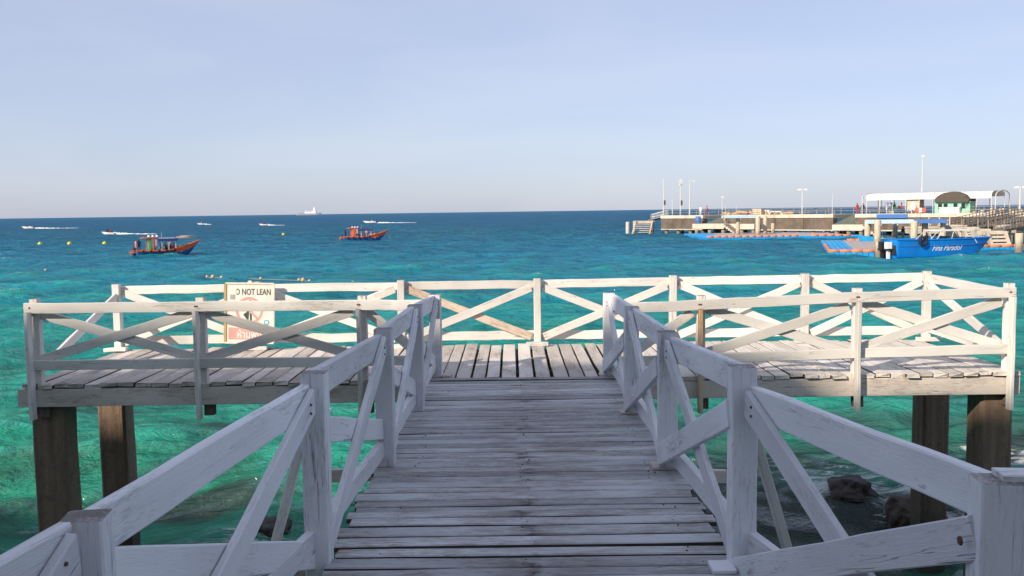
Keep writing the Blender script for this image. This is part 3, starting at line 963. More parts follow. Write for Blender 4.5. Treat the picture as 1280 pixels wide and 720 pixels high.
# ================================================================== FAR THINGS: materials
M_conc = plain('tan_concrete', (0.50, 0.43, 0.34), 0.85, 0.15, 1.5, dirt=(0.24, 0.18, 0.12), dirt_amt=0.5)  # tan concrete with patchy brown dirt
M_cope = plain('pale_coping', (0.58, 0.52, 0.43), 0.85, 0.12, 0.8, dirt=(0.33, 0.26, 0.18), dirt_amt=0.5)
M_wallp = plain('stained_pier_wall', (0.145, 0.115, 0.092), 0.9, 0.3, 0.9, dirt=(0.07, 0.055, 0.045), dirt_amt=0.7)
M_algae = plain('mossy_ramp', (0.13, 0.15, 0.12), 0.9, 0.2, 0.8)
M_galv = plain('pale_metal', (0.55, 0.55, 0.54), 0.5, 0.1, 4)
M_railr = plain('weathered_metal', (0.30, 0.25, 0.19), 0.7, 0.3, 3)
M_whitef = plain('white_canvas', (0.74, 0.70, 0.65), 0.7, 0.05, 0.6)
M_green = plain('mint_green_paint', (0.25, 0.52, 0.42), 0.7, 0.12, 2)
M_thatch = plain('brown_thatch', (0.09, 0.075, 0.06), 0.95, 0.5, 9, bump=1.0)
M_dark = plain('dark_opening', (0.02, 0.02, 0.022), 0.8, 0.2, 3)
M_beige = plain('beige_boards', (0.52, 0.43, 0.30), 0.8, 0.15, 2)
M_bluef = plain('blue_float_plastic', (0.01, 0.26, 0.58), 0.45, 0.15, 0.8)
M_greyf = plain('grey_float_plastic', (0.30, 0.28, 0.28), 0.7, 0.12, 0.8)
M_orangef = plain('orange_float_plastic', (0.68, 0.20, 0.08), 0.6, 0.15, 0.8)
M_hullb = plain('blue_boat_paint', (0.006, 0.21, 0.64), 0.3, 0.10, 0.9, dirt=(0.02, 0.11, 0.30), dirt_amt=0.3)
M_hulld = plain('dark_blue_boat_paint', (0.012, 0.085, 0.28), 0.5, 0.2, 1.5)
M_hullg = plain('boat_bottom_paint', (0.20, 0.25, 0.17), 0.7, 0.25, 2)
M_orange = plain('orange_boat_paint', (0.70, 0.13, 0.03), 0.5, 0.2, 2)
M_red = plain('faded_red_paint', (0.50, 0.10, 0.07), 0.6, 0.2, 2)
M_boatgreen = plain('green_boat_paint', (0.06, 0.35, 0.10), 0.5, 0.2, 2)
M_navy = plain('navy_canvas', (0.035, 0.045, 0.16), 0.7, 0.15, 2)
M_lblue = plain('pale_blue_awning', (0.42, 0.60, 0.74), 0.6, 0.06, 1)
M_dblue = plain('deep_blue_awning', (0.05, 0.16, 0.42), 0.6, 0.08, 1)
M_yellow = plain('yellow_buoy_plastic', (0.66, 0.58, 0.03), 0.5, 0.1, 3)
M_cork = plain('tan_float', (0.55, 0.38, 0.20), 0.7, 0.2, 3)
M_skin = plain('skin', (0.36, 0.20, 0.13), 0.6, 0.05, 3)
M_hair = plain('dark_hair', (0.02, 0.015, 0.012), 0.6, 0.1, 5)
M_black = plain('black_rubber', (0.02, 0.02, 0.022), 0.7, 0.2, 5)
M_gel = plain('white_boat_gelcoat', (0.78, 0.77, 0.76), 0.3, 0.04, 2)
M_foam = plain('white_foam', (0.80, 0.82, 0.83), 0.8, 0.1, 3)
M_purple = plain('purple_cloth', (0.30, 0.10, 0.45), 0.8, 0.15, 4)
M_ropecol = plain('tan_rope', (0.42, 0.30, 0.19), 0.9, 0.3, 3)
M_ship = plain('hazy_ship_hull', (0.30, 0.30, 0.36), 0.8, 0.05, 0.02)
M_shipw = plain('hazy_ship_white', (0.75, 0.76, 0.76), 0.8, 0.04, 0.02)
M_glass = plain('dark_boat_glass', (0.03, 0.05, 0.06), 0.1, 0.05, 3, spec=0.6)
clothes = [plain('cloth_' + nm, c, 0.8, 0.1, 5) for nm, c in (('red', (0.5, 0.04, 0.05)), ('blue', (0.04, 0.10, 0.35)), ('white', (0.7, 0.7, 0.68)),
           ('green', (0.05, 0.28, 0.12)), ('black', (0.025, 0.025, 0.03)), ('orange', (0.65, 0.18, 0.03)), ('pink', (0.6, 0.2, 0.25)))]

# ================================================================== PEOPLE
def person_mesh(pose):
    """one continuous skinned body; slots: 0 shirt, 1 skin, 2 trousers"""
    if pose == 'stand':
        J = dict(pel=(0, 0, .95), ch=(0, 0, 1.30), nk=(0, 0, 1.48), hd=(0.02, 0, 1.62), tp=(0.01, 0, 1.72),
                 hl=(0, .10, .90), kl=(0.03, .11, .50), al=(-.01, .12, .08), fl=(.14, .13, .03), hr=(0, -.10, .90), kr=(0, -.12, .50), ar=(-.04, -.13, .08), fr=(.11, -.14, .03),
                 sl=(0, .19, 1.40), el=(-.02, .26, 1.12), wl=(.10, .27, .88), sr=(0, -.19, 1.40), er=(0.02, -.25, 1.12), wr=(.16, -.22, .92), gl=(.14, .27, .80), gr=(.21, -.21, .86))
    else:
        J = dict(pel=(0, 0, .52), ch=(-.02, 0, .86), nk=(0, 0, 1.05), hd=(0.03, 0, 1.19), tp=(0.02, 0, 1.29),
                 hl=(.03, .10, .50), kl=(.42, .13, .52), al=(.42, .13, .10), fl=(.56, .13, .04), hr=(.03, -.10, .50), kr=(.42, -.13, .52), ar=(.44, -.13, .10), fr=(.58, -.13, .04),
                 sl=(0, .19, .97), el=(.06, .26, .72), wl=(.27, .20, .62), sr=(0, -.19, .97), er=(.06, -.26, .72), wr=(.27, -.20, .62), gl=(.35, .18, .60), gr=(.35, -.18, .60))
    rad = dict(pel=.14, ch=.15, nk=.055, hd=.095, tp=.07, hl=.095, kl=.062, al=.042, fl=.035, hr=.095, kr=.062, ar=.042, fr=.035, sl=.065, el=.043, wl=.03, sr=.065, er=.043, wr=.03, gl=.032, gr=.032)
    E = [('pel', 'ch'), ('ch', 'nk'), ('nk', 'hd'), ('hd', 'tp'), ('pel', 'hl'), ('hl', 'kl'), ('kl', 'al'), ('al', 'fl'), ('pel', 'hr'), ('hr', 'kr'), ('kr', 'ar'), ('ar', 'fr'),
         ('ch', 'sl'), ('sl', 'el'), ('el', 'wl'), ('wl', 'gl'), ('ch', 'sr'), ('sr', 'er'), ('er', 'wr'), ('wr', 'gr')]
    ks = list(J)
    me = bpy.data.meshes.new('skeleton')
    me.from_pydata([J[k] for k in ks], [(ks.index(a), ks.index(b)) for a, b in E], [])
    o = bpy.data.objects.new('skeleton', me); C.objects.link(o)
    md = o.modifiers.new('s', 'SKIN'); md.use_smooth_shade = True
    for i, k in enumerate(ks):
        me.skin_vertices[0].data[i].radius = (rad[k], rad[k]); me.skin_vertices[0].data[i].use_root = (k == 'pel')
    o.modifiers.new('u', 'SUBSURF').levels = 1
    dg = bpy.context.evaluated_depsgraph_get()
    out = bpy.data.meshes.new_from_object(o.evaluated_get(dg))
    bpy.data.objects.remove(o)
    neck = J['nk'][2]; waist = J['pel'][2]
    for p in out.polygons:
        c = p.center
        if c.z > neck: p.material_index = 1
        elif abs(c.y) > .20 and (c.z < J['el'][2] + .06): p.material_index = 1
        elif pose == 'stand': p.material_index = 0 if c.z > waist - .02 else 2 if c.z > .45 else 1
        else: p.material_index = 0 if (c.x < .17 and c.z > .56) else 2 if c.z > .42 and c.x < .5 else 1
    out.name = 'body'
    return out


PM = {k: person_mesh(k) for k in ('stand', 'sit')}
hm = {}
for k in PM:
    z = 1.66 if k == 'stand' else 1.23
    hb = MB().ball((0.0, 0, z), .105, .095, .10, 8, 6); hm[k] = hb.mesh('hair', True); hm[k].materials.append(M_hair)


def person(loc, rz, pose, shirt, trousers, label, group=None, sc=1.0):
    me = PM[pose].copy()
    me.materials.clear()
    for m in (shirt, M_skin, trousers): me.materials.append(m)
    o = link('person', me, None)
    o.location = loc; o.rotation_euler = (0, 0, rz); o.scale = (sc, sc, sc)
    tag(o, label, 'person', group)
    link('hair', hm[pose], None, o)
    return o


# ================================================================== BOATS
def hull_fn(L, B, zk, sheer, bow=0.62, fine=2.4, rake=0.10):
    def f(u, v, side):
        b = B / 2 * (0.86 + 0.14 * min(u / 0.4, 1.0))
        if u > 0.42: b *= max(1 - ((u - 0.42) / 0.58) ** fine, 0.0) + 0.012
        k = zk + (max(u - 0.72, 0) / 0.28) ** 2.2 * (sheer(u) - zk) * bow
        g = (0.62 + 0.38 * v ** 0.7) if v > 0.12 else (v / 0.12) ** 0.6 * (0.62 + 0.38 * 0.12 ** 0.7)
        z = k + (sheer(u) - k) * v
        x = L * (u - 0.5) + L * rake * max(u - 0.6, 0) * v
        return Vector((x, side * b * g, z))
    return f


def hull_part(f, parent, mats, pick, nu=20, nv=7, name='hull'):
    mb = MB()
    for side in (-1, 1):
        vs = [f(i / nu, j / nv, side) for i in range(nu + 1) for j in range(nv + 1)]
        fs, mi = [], []
        for i in range(nu):
            for j in range(nv):
                q = (i * (nv + 1) + j, (i + 1) * (nv + 1) + j, (i + 1) * (nv + 1) + j + 1, i * (nv + 1) + j + 1)
                mb_idx = pick((i + .5) / nu, (j + .5) / nv)
                fs.append(q); mi.append(mb_idx)
        o = len(mb.v)
        mb.v += [tuple(v) for v in vs]; mb.f += [tuple(a + o for a in q) for q in fs]; mb.mi += mi
    # transom
    st = [f(0, j / nv, 1) for j in range(nv + 1)] + [f(0, j / nv, -1) for j in reversed(range(nv + 1))]
    mb.add(st, [tuple(range(len(st)))], pick(0, .5))
    me = mesh_from('hull', mb.v, mb.f, True); me.polygons.foreach_set('material_index', mb.mi)
    bm = bmesh.new(); bm.from_mesh(me); bmesh.ops.remove_doubles(bm, verts=bm.verts, dist=0.002); bmesh.ops.recalc_face_normals(bm, faces=bm.faces); bm.to_mesh(me); bm.free()
    return link(name, me, mats, parent)


def deck_part(f, parent, mat, v, u0=0.0, u1=1.0, nu=14, name='deck', inset=0.97):
    mb = MB(); vs = []
    for i in range(nu + 1):
        u = u0 + (u1 - u0) * i / nu
        a = f(u, v, 1)
        vs += [(a.x, a.y * inset, a.z), (a.x, -a.y * inset, a.z)]
    mb.add(vs, [(2 * i, 2 * i + 2, 2 * i + 3, 2 * i + 1) for i in range(nu)])
    return mb.build(name, mat, parent)


def gunwale(f, parent, mat, r=0.05, nu=18, u0=0, u1=1, name='gunwale'):
    mb = MB()
    for s in (-1, 1):
        P = [f(u0 + (u1 - u0) * i / nu, 1, s) for i in range(nu + 1)]
        for a, b in zip(P[:-1], P[1:]):
            mb.bar(a, b + (b - a) * 0.02, r * 1.6, r * 2)
    return mb.build(name, mat, parent)


def longboat(loc, yaw, L, label, roofy, group, seedn, green=True):
    random.seed(seedn)
    t = empty('longboat', loc, yaw, label, 'boat', group)
    t.scale = (0.80, 0.95, 1.15)
    sh = lambda u: 0.52 + 0.10 * max(0.25 - u, 0) + 0.95 * max(u - 0.45, 0) ** 1.7 / 0.55 ** 1.7
    f = hull_fn(L, 2.1, -0.25, sh, bow=0.55, rake=0.28)
    hull_part(f, t, [M_hulld, M_orange], lambda u, v: 1 if (u > 0.66 and v > 0.50) or (v > .86) else 0)
    deck_part(f, t, M_beige, 0.62)
    gunwale(f, t, M_orange, 0.05)
    x0, x1 = -0.30 * L, 0.17 * L
    zr = 1.75
    for x in np.linspace(x0, x1, 5):
        for s in (-1, 1):
            MB().bar((x, s * .82, .25), (x, s * .82, zr), .07).build('roof_post', M_orange if x < -.1 * L else M_whitef, t)
    MB().box(x0 - .5, x0 + .16 * L, -1.0, 1.0, zr, zr + .09).box(x0 - .8, x0 - .5, -.9, .9, zr - .02, zr + .05).build('cabin_roof', M_red, t)
    rf = MB().box(x0 + .16 * L + .003, x1 + .35, -1.02, 1.02, zr - .12, zr - .05)
    rf.build('awning', M_navy, t)
    MB().box(x0 + .17 * L, x1 + .32, -1.03, -0.98, zr - .32, zr - .12).build('awning_skirt', M_navy, t)
    MB().box(x0 + .16 * L, x1, -.9, .9, zr - .048, zr - .02).build('roof_sheet', roofy, t)
    MB().box(x0 + .02 * L, x0 + .06 * L, -.85, .85, .55, zr - .02).build('wheelhouse', M_boatgreen if green else M_orange, t)
    MB().box(x0 + .08 * L, x0 + .10 * L, -.95, -.80, .4, zr - .02).build('door_frame', M_orange, t)
    MB().box(-.5 * L - .7, -.5 * L + .1, -.8, .8, .34, .42).bar((-.5 * L - .7, -.8, .1), (-.5 * L - .7, -.8, .5), .06).bar((-.5 * L - .7, .8, .1), (-.5 * L - .7, .8, .5), .06).bar((-.5 * L - .7, -.8, .5), (-.5 * L + .1, -.8, .62), .06).build('stern_platform', M_orange, t)
    MB().tube((-.5 * L - .1, -.4, .5), (-.5 * L - .5, -.4, -.3), .09, .06).box(-.5 * L - .3, -.5 * L, -.6, -.2, .5, .85).build('outboard_engine', M_black, t)
    for k in range(5):
        xx = x0 + L * (.14 + .1 * k)
        MB().box(xx, xx + .35, -.7, .7, .3, .58).build('bench', M_whitef if k % 2 else M_beige, t)
    for k in range(3):
        xx = .18 * L + k * .35
        MB().ball((xx, -.55, .75 + .06 * k), .22, .16, .14, 8, 5).build('life_jacket', M_orange, t)
    mb = MB()
    for k in range(3): mb.ball((x0 + .3 + k * .55, .1, zr + .17), .2, .25, .12, 8, 5)
    mb.build('roof_load', M_whitef, t)
    MB().bar((x0 + .25 * L, 0, zr), (x0 + .25 * L, 0, zr + .55), .03).build('mast', M_galv, t)
    for k in range(5):
        q = f(.12 + .13 * k, .8, -1); mb = MB()
        for j in range(10):
            a0, a1 = 2 * math.pi * j / 10, 2 * math.pi * (j + 1) / 10
            mb.tube(q + Vector((.17 * math.cos(a0), -.10, .17 * math.sin(a0))), q + Vector((.17 * math.cos(a1), -.10, .17 * math.sin(a1))), .06, n=5)
        mb.build('tyre_fender', M_black, t)
    mb = MB()
    for k in range(16):
        mb.ball((x0 + random.uniform(0, .55 * L), random.uniform(-.7, .2), random.uniform(.55, .85)), random.uniform(.08, .2), .12, random.uniform(.08, .2), 6, 4, mi=random.randrange(3))
    mb.build('cargo_bundles', [M_red, M_whitef, M_black], t)
    MB().box(x0 + .12 * L, x0 + .15 * L, -.97, -.93, zr - .75, zr - .1).box(x0 + .33 * L, x0 + .38 * L, -.97, -.93, zr - .6, zr - .1).build('hanging_cloth', M_pink, t)
    MB().tube(f(.97, 1, 1) + Vector((0, 0, 0)), f(.97, 1, 1) + Vector((.9, 0, -1.6)), .02, n=5).build('anchor_rope', M_ropecol, t)
    return t


b1 = at(206, 320.5, 107)
lb1 = longboat((b1.x, b1.y, 0.02), R(28), 8.0, 'blue and orange wooden longboat with green wheelhouse at far left', M_lblue, 'wooden longboats at anchor', 3)
b2 = at(455, 299.5, 157)
lb2 = longboat((b2.x, b2.y, 0.02), R(14), 8.6, 'blue wooden longboat with orange wheelhouse left of centre', M_navy, 'wooden longboats at anchor', 5, green=False)
random.seed(11)


def on(t, x, y, z):
    t_rz = t.rotation_euler.z
    x, y, z = x * t.scale[0], y * t.scale[1], z * t.scale[2]
    return (t.location.x + x * math.cos(t_rz) - y * math.sin(t_rz), t.location.y + x * math.sin(t_rz) + y * math.cos(t_rz), t.location.z + z)


person(on(lb1, -3.9, -.2, .40), R(40), 'stand', clothes[6], clothes[4], 'person in pink standing at the stern of the green-cabined longboat', sc=.82)
person(on(lb1, -3.45, .2, .40), R(-60), 'stand', clothes[4], clothes[1], 'person in black standing by the wheelhouse of the left longboat', sc=.82)
for i, (x, y, c, tx) in enumerate(((-.5, -.4, 4, 'black'), (.1, .3, 0, 'red'), (.75, -.4, 4, 'black'), (1.25, .2, 6, 'pink'))):
    person(on(lb1, x, y, .28), R(28 + 90 * (i % 2)), 'sit', clothes[c], clothes[1],
           ['person in black seated amidships under the awning of the left longboat', 'person in red seated under the awning of the left longboat',
            'person in black seated at the forward end of the left longboat awning', 'person in pink seated foremost in the left longboat'][i], sc=.8)
person(on(lb2, -3.8, 0, .40), R(-20), 'stand', clothes[4], clothes[4], 'person in black at the stern of the longboat near the centre', sc=.8)
for i, (x, c) in enumerate(((-.3, 5), (1.3, 2))):
    person(on(lb2, x, -.3, .28), R(60), 'sit', clothes[c], clothes[1], ['person in orange seated in the middle of the centre longboat', 'person in white seated forward in the centre longboat'][i], sc=.8)

# --- pale tender lying beyond the left longboat
tb = at(232, 296, 185)
td = empty('tender_boat', (tb.x, tb.y, 0), R(20), 'small pale pink boat beyond the bow of the left longboat', 'boat')
ft = hull_fn(3.2, 1.2, -.15, lambda u: .45 + .25 * u * u)
hull_part(ft, td, [plain('pale_pink_hull', (0.62, 0.42, 0.36), 0.6), M_yellow], lambda u, v: 1 if v < .35 else 0)
deck_part(ft, td, M_whitef, .8)
MB().box(-.9, .7, -.42, .42, .35, .62).build('cover', plain('pale_cover', (0.66, 0.52, 0.46), 0.7), td)

# --- speedboats and jet skis with wakes
def wake(loc, length, width, label, seedn):
    random.seed(seedn)
    mb = MB()
    nseg = int(length / 0.8)
    for i in range(nseg):
        u = i / nseg
        dens = 9 if u < 0.25 else 5
        for k in range(dens):
            x = u * length + random.uniform(0, .8)
            yv = random.uniform(-1, 1) * width * (0.3 + 0.7 * u)
            hgt = (0.42 * (1 - u) ** 2 + 0.10) * random.uniform(.6, 1.2)
            mb.ball((x, yv, hgt * random.uniform(-.1, .5)), random.uniform(.2, .7), random.uniform(.12, .35), hgt * random.uniform(.35, 1.0), 6, 4)
    o = mb.build('wake', M_foam, smooth=True)
    o.location = loc
    tag(o, label, kind='stuff')
    return o


def speedboat(px, py, Y, L, name, label, group, riders, wk, kind='speedboat', seedn=1, rider_lbl=()):
    p = at(px, py, Y)
    t = empty(name, (p.x, p.y, 0.12), R(180 - 4), label, kind.replace('_', ' '), group)
    f = hull_fn(L, L * .36, -.15, lambda u: .48 * L / 4 + .25 * u * u, bow=.7, rake=.2)
    hull_part(f, t, [M_gel, M_navy], lambda u, v: 1 if .55 < v < .7 else 0, 12, 5)
    deck_part(f, t, M_gel, .9, nu=10)
    if kind == 'speedboat':
        MB().box(-.05 * L, .06 * L, -.26 * L / 2, .26 * L / 2, .45, 1.15).build('windscreen', M_glass, t)
        MB().box(-.25 * L, -.08 * L, -.13 * L, .13 * L, .4, .85).build('seat', M_gel, t)
        MB().box(-.53 * L, -.46 * L, -.2, .2, .2, 1.0).build('outboard_engine', M_black, t)
    else:
        MB().box(-.3 * L, .08 * L, -.16, .16, .4, .72).build('saddle', M_black, t)
        MB().bar((.12 * L, -.3, .95), (.12 * L, .3, .95), .05).bar((.2 * L, 0, .5), (.12 * L, 0, .95), .12).build('handlebar', M_black, t)
    for i, (x, c) in enumerate(riders):
        person(on(t, x, 0, .10 if kind != 'speedboat' else .25), t.rotation_euler.z, 'sit', clothes[c], clothes[4], rider_lbl[i])
    wake((p.x + L * .35, p.y, 0.0), wk[0], wk[1], 'white wake churned up behind the ' + wk[2], seedn)


speedboat(37, 285.6, 395, 5.2, 'speedboat', 'white speedboat racing left at the far left edge with long wake', 'fast craft', [(-.6, 0)], (19, .9, 'far left speedboat'), seedn=1, rider_lbl=['person in red driving the speedboat at far left'])
speedboat(137, 293.3, 238, 3.4, 'jet_ski', 'white jet ski racing left past the yellow buoys', 'fast craft', [(-.5, 0), (.1, 4)], (11, .5, 'jet ski near the buoys'), 'jet_ski', 2, ['person in red riding behind on the jet ski near the buoys', 'person in black steering the jet ski near the buoys'])
speedboat(331, 281.6, 395, 3.6, 'jet_ski', 'tiny white jet ski below the cargo ship', 'fast craft', [(-.2, 4), (.5, 0)], (7.5, .5, 'jet ski below the ship'), 'jet_ski', 3, ['person in black riding the jet ski below the ship', 'person in red riding the jet ski below the ship'])
speedboat(464, 279.3, 430, 6.0, 'speedboat', 'white speedboat throwing a long wake right of the cargo ship', 'fast craft', [(-.8, 2)], (19, 1.3, 'speedboat near the centre'), seedn=4, rider_lbl=['person in white aboard the speedboat near the centre'])
speedboat(253, 281.8, 470, 3.6, 'jet_ski', 'tiny distant white jet ski on the horizon side of the left longboat', 'fast craft', [(-.2, 2)], (4, .5, 'most distant jet ski'), 'jet_ski', 5, ['person in white on the most distant jet ski'])

# --- cargo ship on the horizon
cs = at(388, 266.9, 5200)
ship = empty('cargo_ship', (cs.x, 5200, 0), 0, 'hazy pale cargo ship on the horizon left of centre', 'ship')
fs_ = hull_fn(134, 20, -6, lambda u: 9 + 3 * max(u - .86, 0) / .14 + (2.5 if u < .12 else 0), bow=.2, fine=6, rake=.08)
hull_part(fs_, ship, [M_ship], lambda u, v: 0)
deck_part(fs_, ship, M_ship, .95)
MB().box(14, 40, -8, 8, 8, 22).box(26, 38, -8.5, 8.5, 22, 33).box(28, 34, -3, 3, 33, 42).build('superstructure', M_shipw, ship)
MB().box(-22, 12, -8, 8, 8, 17).build('deck_cargo', M_shipw, ship)
MB().box(-50, -24, -8, 8, 8, 12).build('deck_cargo', M_ship, ship)
for x, h in ((-15, 28), (2, 26), (46, 24)):
    MB().bar((x, 0, 8), (x, 0, h), 1.6).bar((x, 0, h), (x - 8, 0, h - 8), 1.0).build('crane_mast', M_shipw, ship)

# ================================================================== BUOYS
def buoy(px, py, Y, r, label, cat='buoy', grp='yellow marker buoys', mat=M_yellow, name='buoy'):
    p = at(px, py, Y)
    mb = MB().lathe([(0.02, -r * .8), (r * .7, -r * .6), (r, 0), (r * .92, r * .45), (r * .55, r * .85), (r * .16, r * .98), (r * .14, r * 1.15), (.02, r * 1.18)], 12)
    o = mb.build(name, mat, smooth=True); o.location = (p.x, p.y, r * .35)
    o.rotation_euler = (random.uniform(-.2, .2), random.uniform(-.2, .2), 0)
    tag(o, label, cat, grp)


for px, py, lb in ((50, 306, 'leftmost round yellow buoy'), (87, 305.5, 'second yellow buoy from the left'), (131, 305.3, 'yellow buoy nearest the left longboat'), (355, 294, 'lone yellow buoy left of the centre longboat')):
    Y = CAM_Z * FPX / (py - hor(px))
    buoy(px, py, Y, 0.34, lb)
fl = [(55, 338, 'smallest tan float at far left'), (257, 346.5, 'leftmost tan float above the sign rope line'), (264, 347, 'second tan float above the sign rope line'), (275, 347.3, 'third tan float, just left above the sign'), (301, 348, 'single tan float above the sign left half'),
      (324, 349, 'single tan float above the sign right half'), (372, 350.5, 'larger tan float right of the sign'), (377, 351, 'small tan float touching the larger one right of the sign'), (385, 352, 'lone tan float between two clusters right of the sign'), (403, 352.5, 'dark tan float midway to the centre post'), (434, 353.5, 'tan float beside the rightmost of the line'), (439, 354, 'rightmost tan float of the rope line')]
line = MB(); prev = None
for i, (px, py, lb) in enumerate(fl):
    Y = CAM_Z * FPX / (py - hor(px))
    buoy(px, py, Y, 0.15 if i in (2, 7) else 0.11, lb, 'float', 'small tan floats on a rope', M_cork, 'rope_float')
    p = at(px, py, Y); p.z = 0.0
    if prev is not None and i > 1: line.tube(prev, p, 0.014, n=6)
    prev = p
tag(line.build('float_rope', M_ropecol), 'thin rope joining the small tan floats', 'rope')

# ================================================================== DISTANT CONCRETE PIER
PA = Vector((at(827, 268, 174).x, 174, 0)); PB = Vector((at(1295, 262, 128).x, 128, 0))
pdir = (PB - PA).normalized(); pang = math.atan2(pdir.y, pdir.x)
PTOP = 3.32


def s_of(px, d=0.0):
    """distance along the pier front (offset d behind it) where the picture column px meets it"""
    t = (px - 643) / FPX
    o = PA + Vector((-pdir.y, pdir.x, 0)) * d
    return (o.x - t * o.y) / (t * pdir.y - pdir.x)


def onp(s, d, z):
    return PA + pdir * s + Vector((-pdir.y, pdir.x, 0)) * d + Vector((0, 0, z))


pier = empty('concrete_pier', (PA.x, PA.y, 0), pang, 'long concrete pier with brown stained walls running out to sea at right', 'pier')
S = {px: s_of(px) for px in (827, 880, 884, 903, 1042, 1046, 1066, 1069, 1140, 1290)}
for a, b in ((827, 880), (903, 1042), (1069, 1290)):
    n_ = max(2, int((S[b] - S[a]) / 5)); w_ = (S[b] - S[a]) / n_
    for k in range(n_):
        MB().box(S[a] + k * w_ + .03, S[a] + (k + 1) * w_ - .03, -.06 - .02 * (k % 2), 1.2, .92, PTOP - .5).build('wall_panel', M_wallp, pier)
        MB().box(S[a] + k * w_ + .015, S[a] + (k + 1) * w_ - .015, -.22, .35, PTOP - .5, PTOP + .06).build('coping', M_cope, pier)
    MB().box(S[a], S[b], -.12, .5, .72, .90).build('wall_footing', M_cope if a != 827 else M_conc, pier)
MB().box(0, S[880], .36, 12, PTOP - .6, PTOP).build('deck_slab', M_conc, pier)
MB().box(S[880], S[1290], 7.0, 12, PTOP - .6, PTOP).build('deck_slab', M_conc, pier)
MB().box(S[903], S[1042], .36, 7.0, PTOP - .6, PTOP).box(S[1069], S[1290], .36, 7.0, PTOP - .6, PTOP).build('deck_slab', M_conc, pier)
for a, b in ((880, 903), (1042, 1069)):
    q = MB(); s0, s1 = S[a], S[b]
    q.add([(s0, -.3, 1.75), (s1, -.3, 1.75), (s1, 7, PTOP), (s0, 7, PTOP), (s0, -.3, 1.2), (s1, -.3, 1.2), (s1, 7, 1.2), (s0, 7, 1.2)],
          [(0, 1, 2, 3), (4, 5, 1, 0), (5, 6, 2, 1), (6, 7, 3, 2), (7, 4, 0, 3), (7, 6, 5, 4)])
    q.build('ramp', M_algae, pier)
pmm = MB().tube((0, 0, -2.5), (0, 0, 0.9), .32, .32, 10).mesh('pile', True); pmm.materials.append(M_pile_far)
for k in range(24):
    for d in (.6, 5.5, 10.5):
        s_ = .8 + k * (S[1290] - 1.6) / 23
        o = link('pile', pmm, None, pier); o.location = (s_, d, 0)
for (a, b, d0, z1, h) in ((866, 905, -4.0, 1.90, .85), (908, 943, -2.2, 1.85, .9), (1040, 1078, -3.0, 1.75, .9)):
    s0, s1 = s_of(a, d0), s_of(b, d0)
    MB().box(s0, s1, d0, -.24, z1 - h, z1).build('landing', M_cope, pier)
    for x_ in np.linspace(s0 + .5, s1 - .5, 3):
        o = link('pile', pmm, None, pier); o.location = (x_, d0 + .6, -.05 if z1 - h > .9 else 0.0)
    n_st = 5
    st = MB()
    for k in range(n_st):
        st.box(s1 + k * .42, s1 + (k + 1) * .42 - .01, d0, d0 + 1.6, z1 - h - .25 * k + .2, z1 - .28 * (k + 1) + .1)
    if a != 908: st.build('steps', M_conc, pier)

# dark plastic barrel, container etc. on the landing
q = onp(s_of(873, -2), -2, 1.9)
o = MB().lathe([(.45, 0), (.5, .1), (.48, .5), (.52, .55), (.48, .6), (.5, 1.1), (.44, 1.3)], 14).build('water_barrel', M_dblue, smooth=True)
o.location = q; tag(o, 'blue barrel standing on the low landing of the pier', 'barrel')

# railings on the pier top
def thin_rail(name, pts, h, label, step=1.8, mat=M_railr, r=.05, rails=(1.0, .55), cat='railing', group='metal railings of the pier'):
    t = empty(name, pts[0], 0, label, cat, group)
    o = Vector(pts[0]); ps = MB(); rl = MB()
    for a, b in zip(pts[:-1], pts[1:]):
        a, b = Vector(a) - o, Vector(b) - o
        n_ = max(1, int((b - a).length / step))
        for k in range(n_ + 1):
            p = a.lerp(b, k / n_); ps.bar(p, p + UP * h, r * 1.4)
        for q_ in rails: rl.bar(a + UP * h * q_, b + UP * h * q_, r)
    tag(ps.build('railing_posts', mat, t), kind='stuff')
    rl.build('rails', mat, t)
    return t


thin_rail('pier_railing', [onp(.3, 11.6, PTOP), onp(S[1290], 11.6, PTOP)], 1.0, 'thin metal railing along the seaward edge of the pier', 2.2)
thin_rail('pier_railing', [onp(.3, .8, PTOP), onp(S[880] - .4, .8, PTOP)], .95, 'thin metal railing at the outer end of the pier behind the lamp posts', 1.6)
thin_rail('pier_railing', [onp(S[903] + .3, .9, PTOP), onp(S[903] + 6.5, .9, PTOP)], .8, 'low rail beside the first mossy ramp', 1.2)
thin_rail('pier_railing', [onp(s_of(955), .9, PTOP), onp(S[1042] - .4, .9, PTOP)], .75, 'thin low railing along the front of the middle pier section', 1.5)
thin_rail('pier_railing', [onp(S[1069] + .4, .9, PTOP), onp(s_of(1132), .9, PTOP)], .75, 'thin low railing in front of the white canopy', 1.5)
thin_rail('stair_railing', [onp(S[903] + .2, -.4, PTOP), onp(S[903] + 2.8, -3.2, 1.2)], .9, 'slanting handrail down the steps by the first ramp', 1.0)

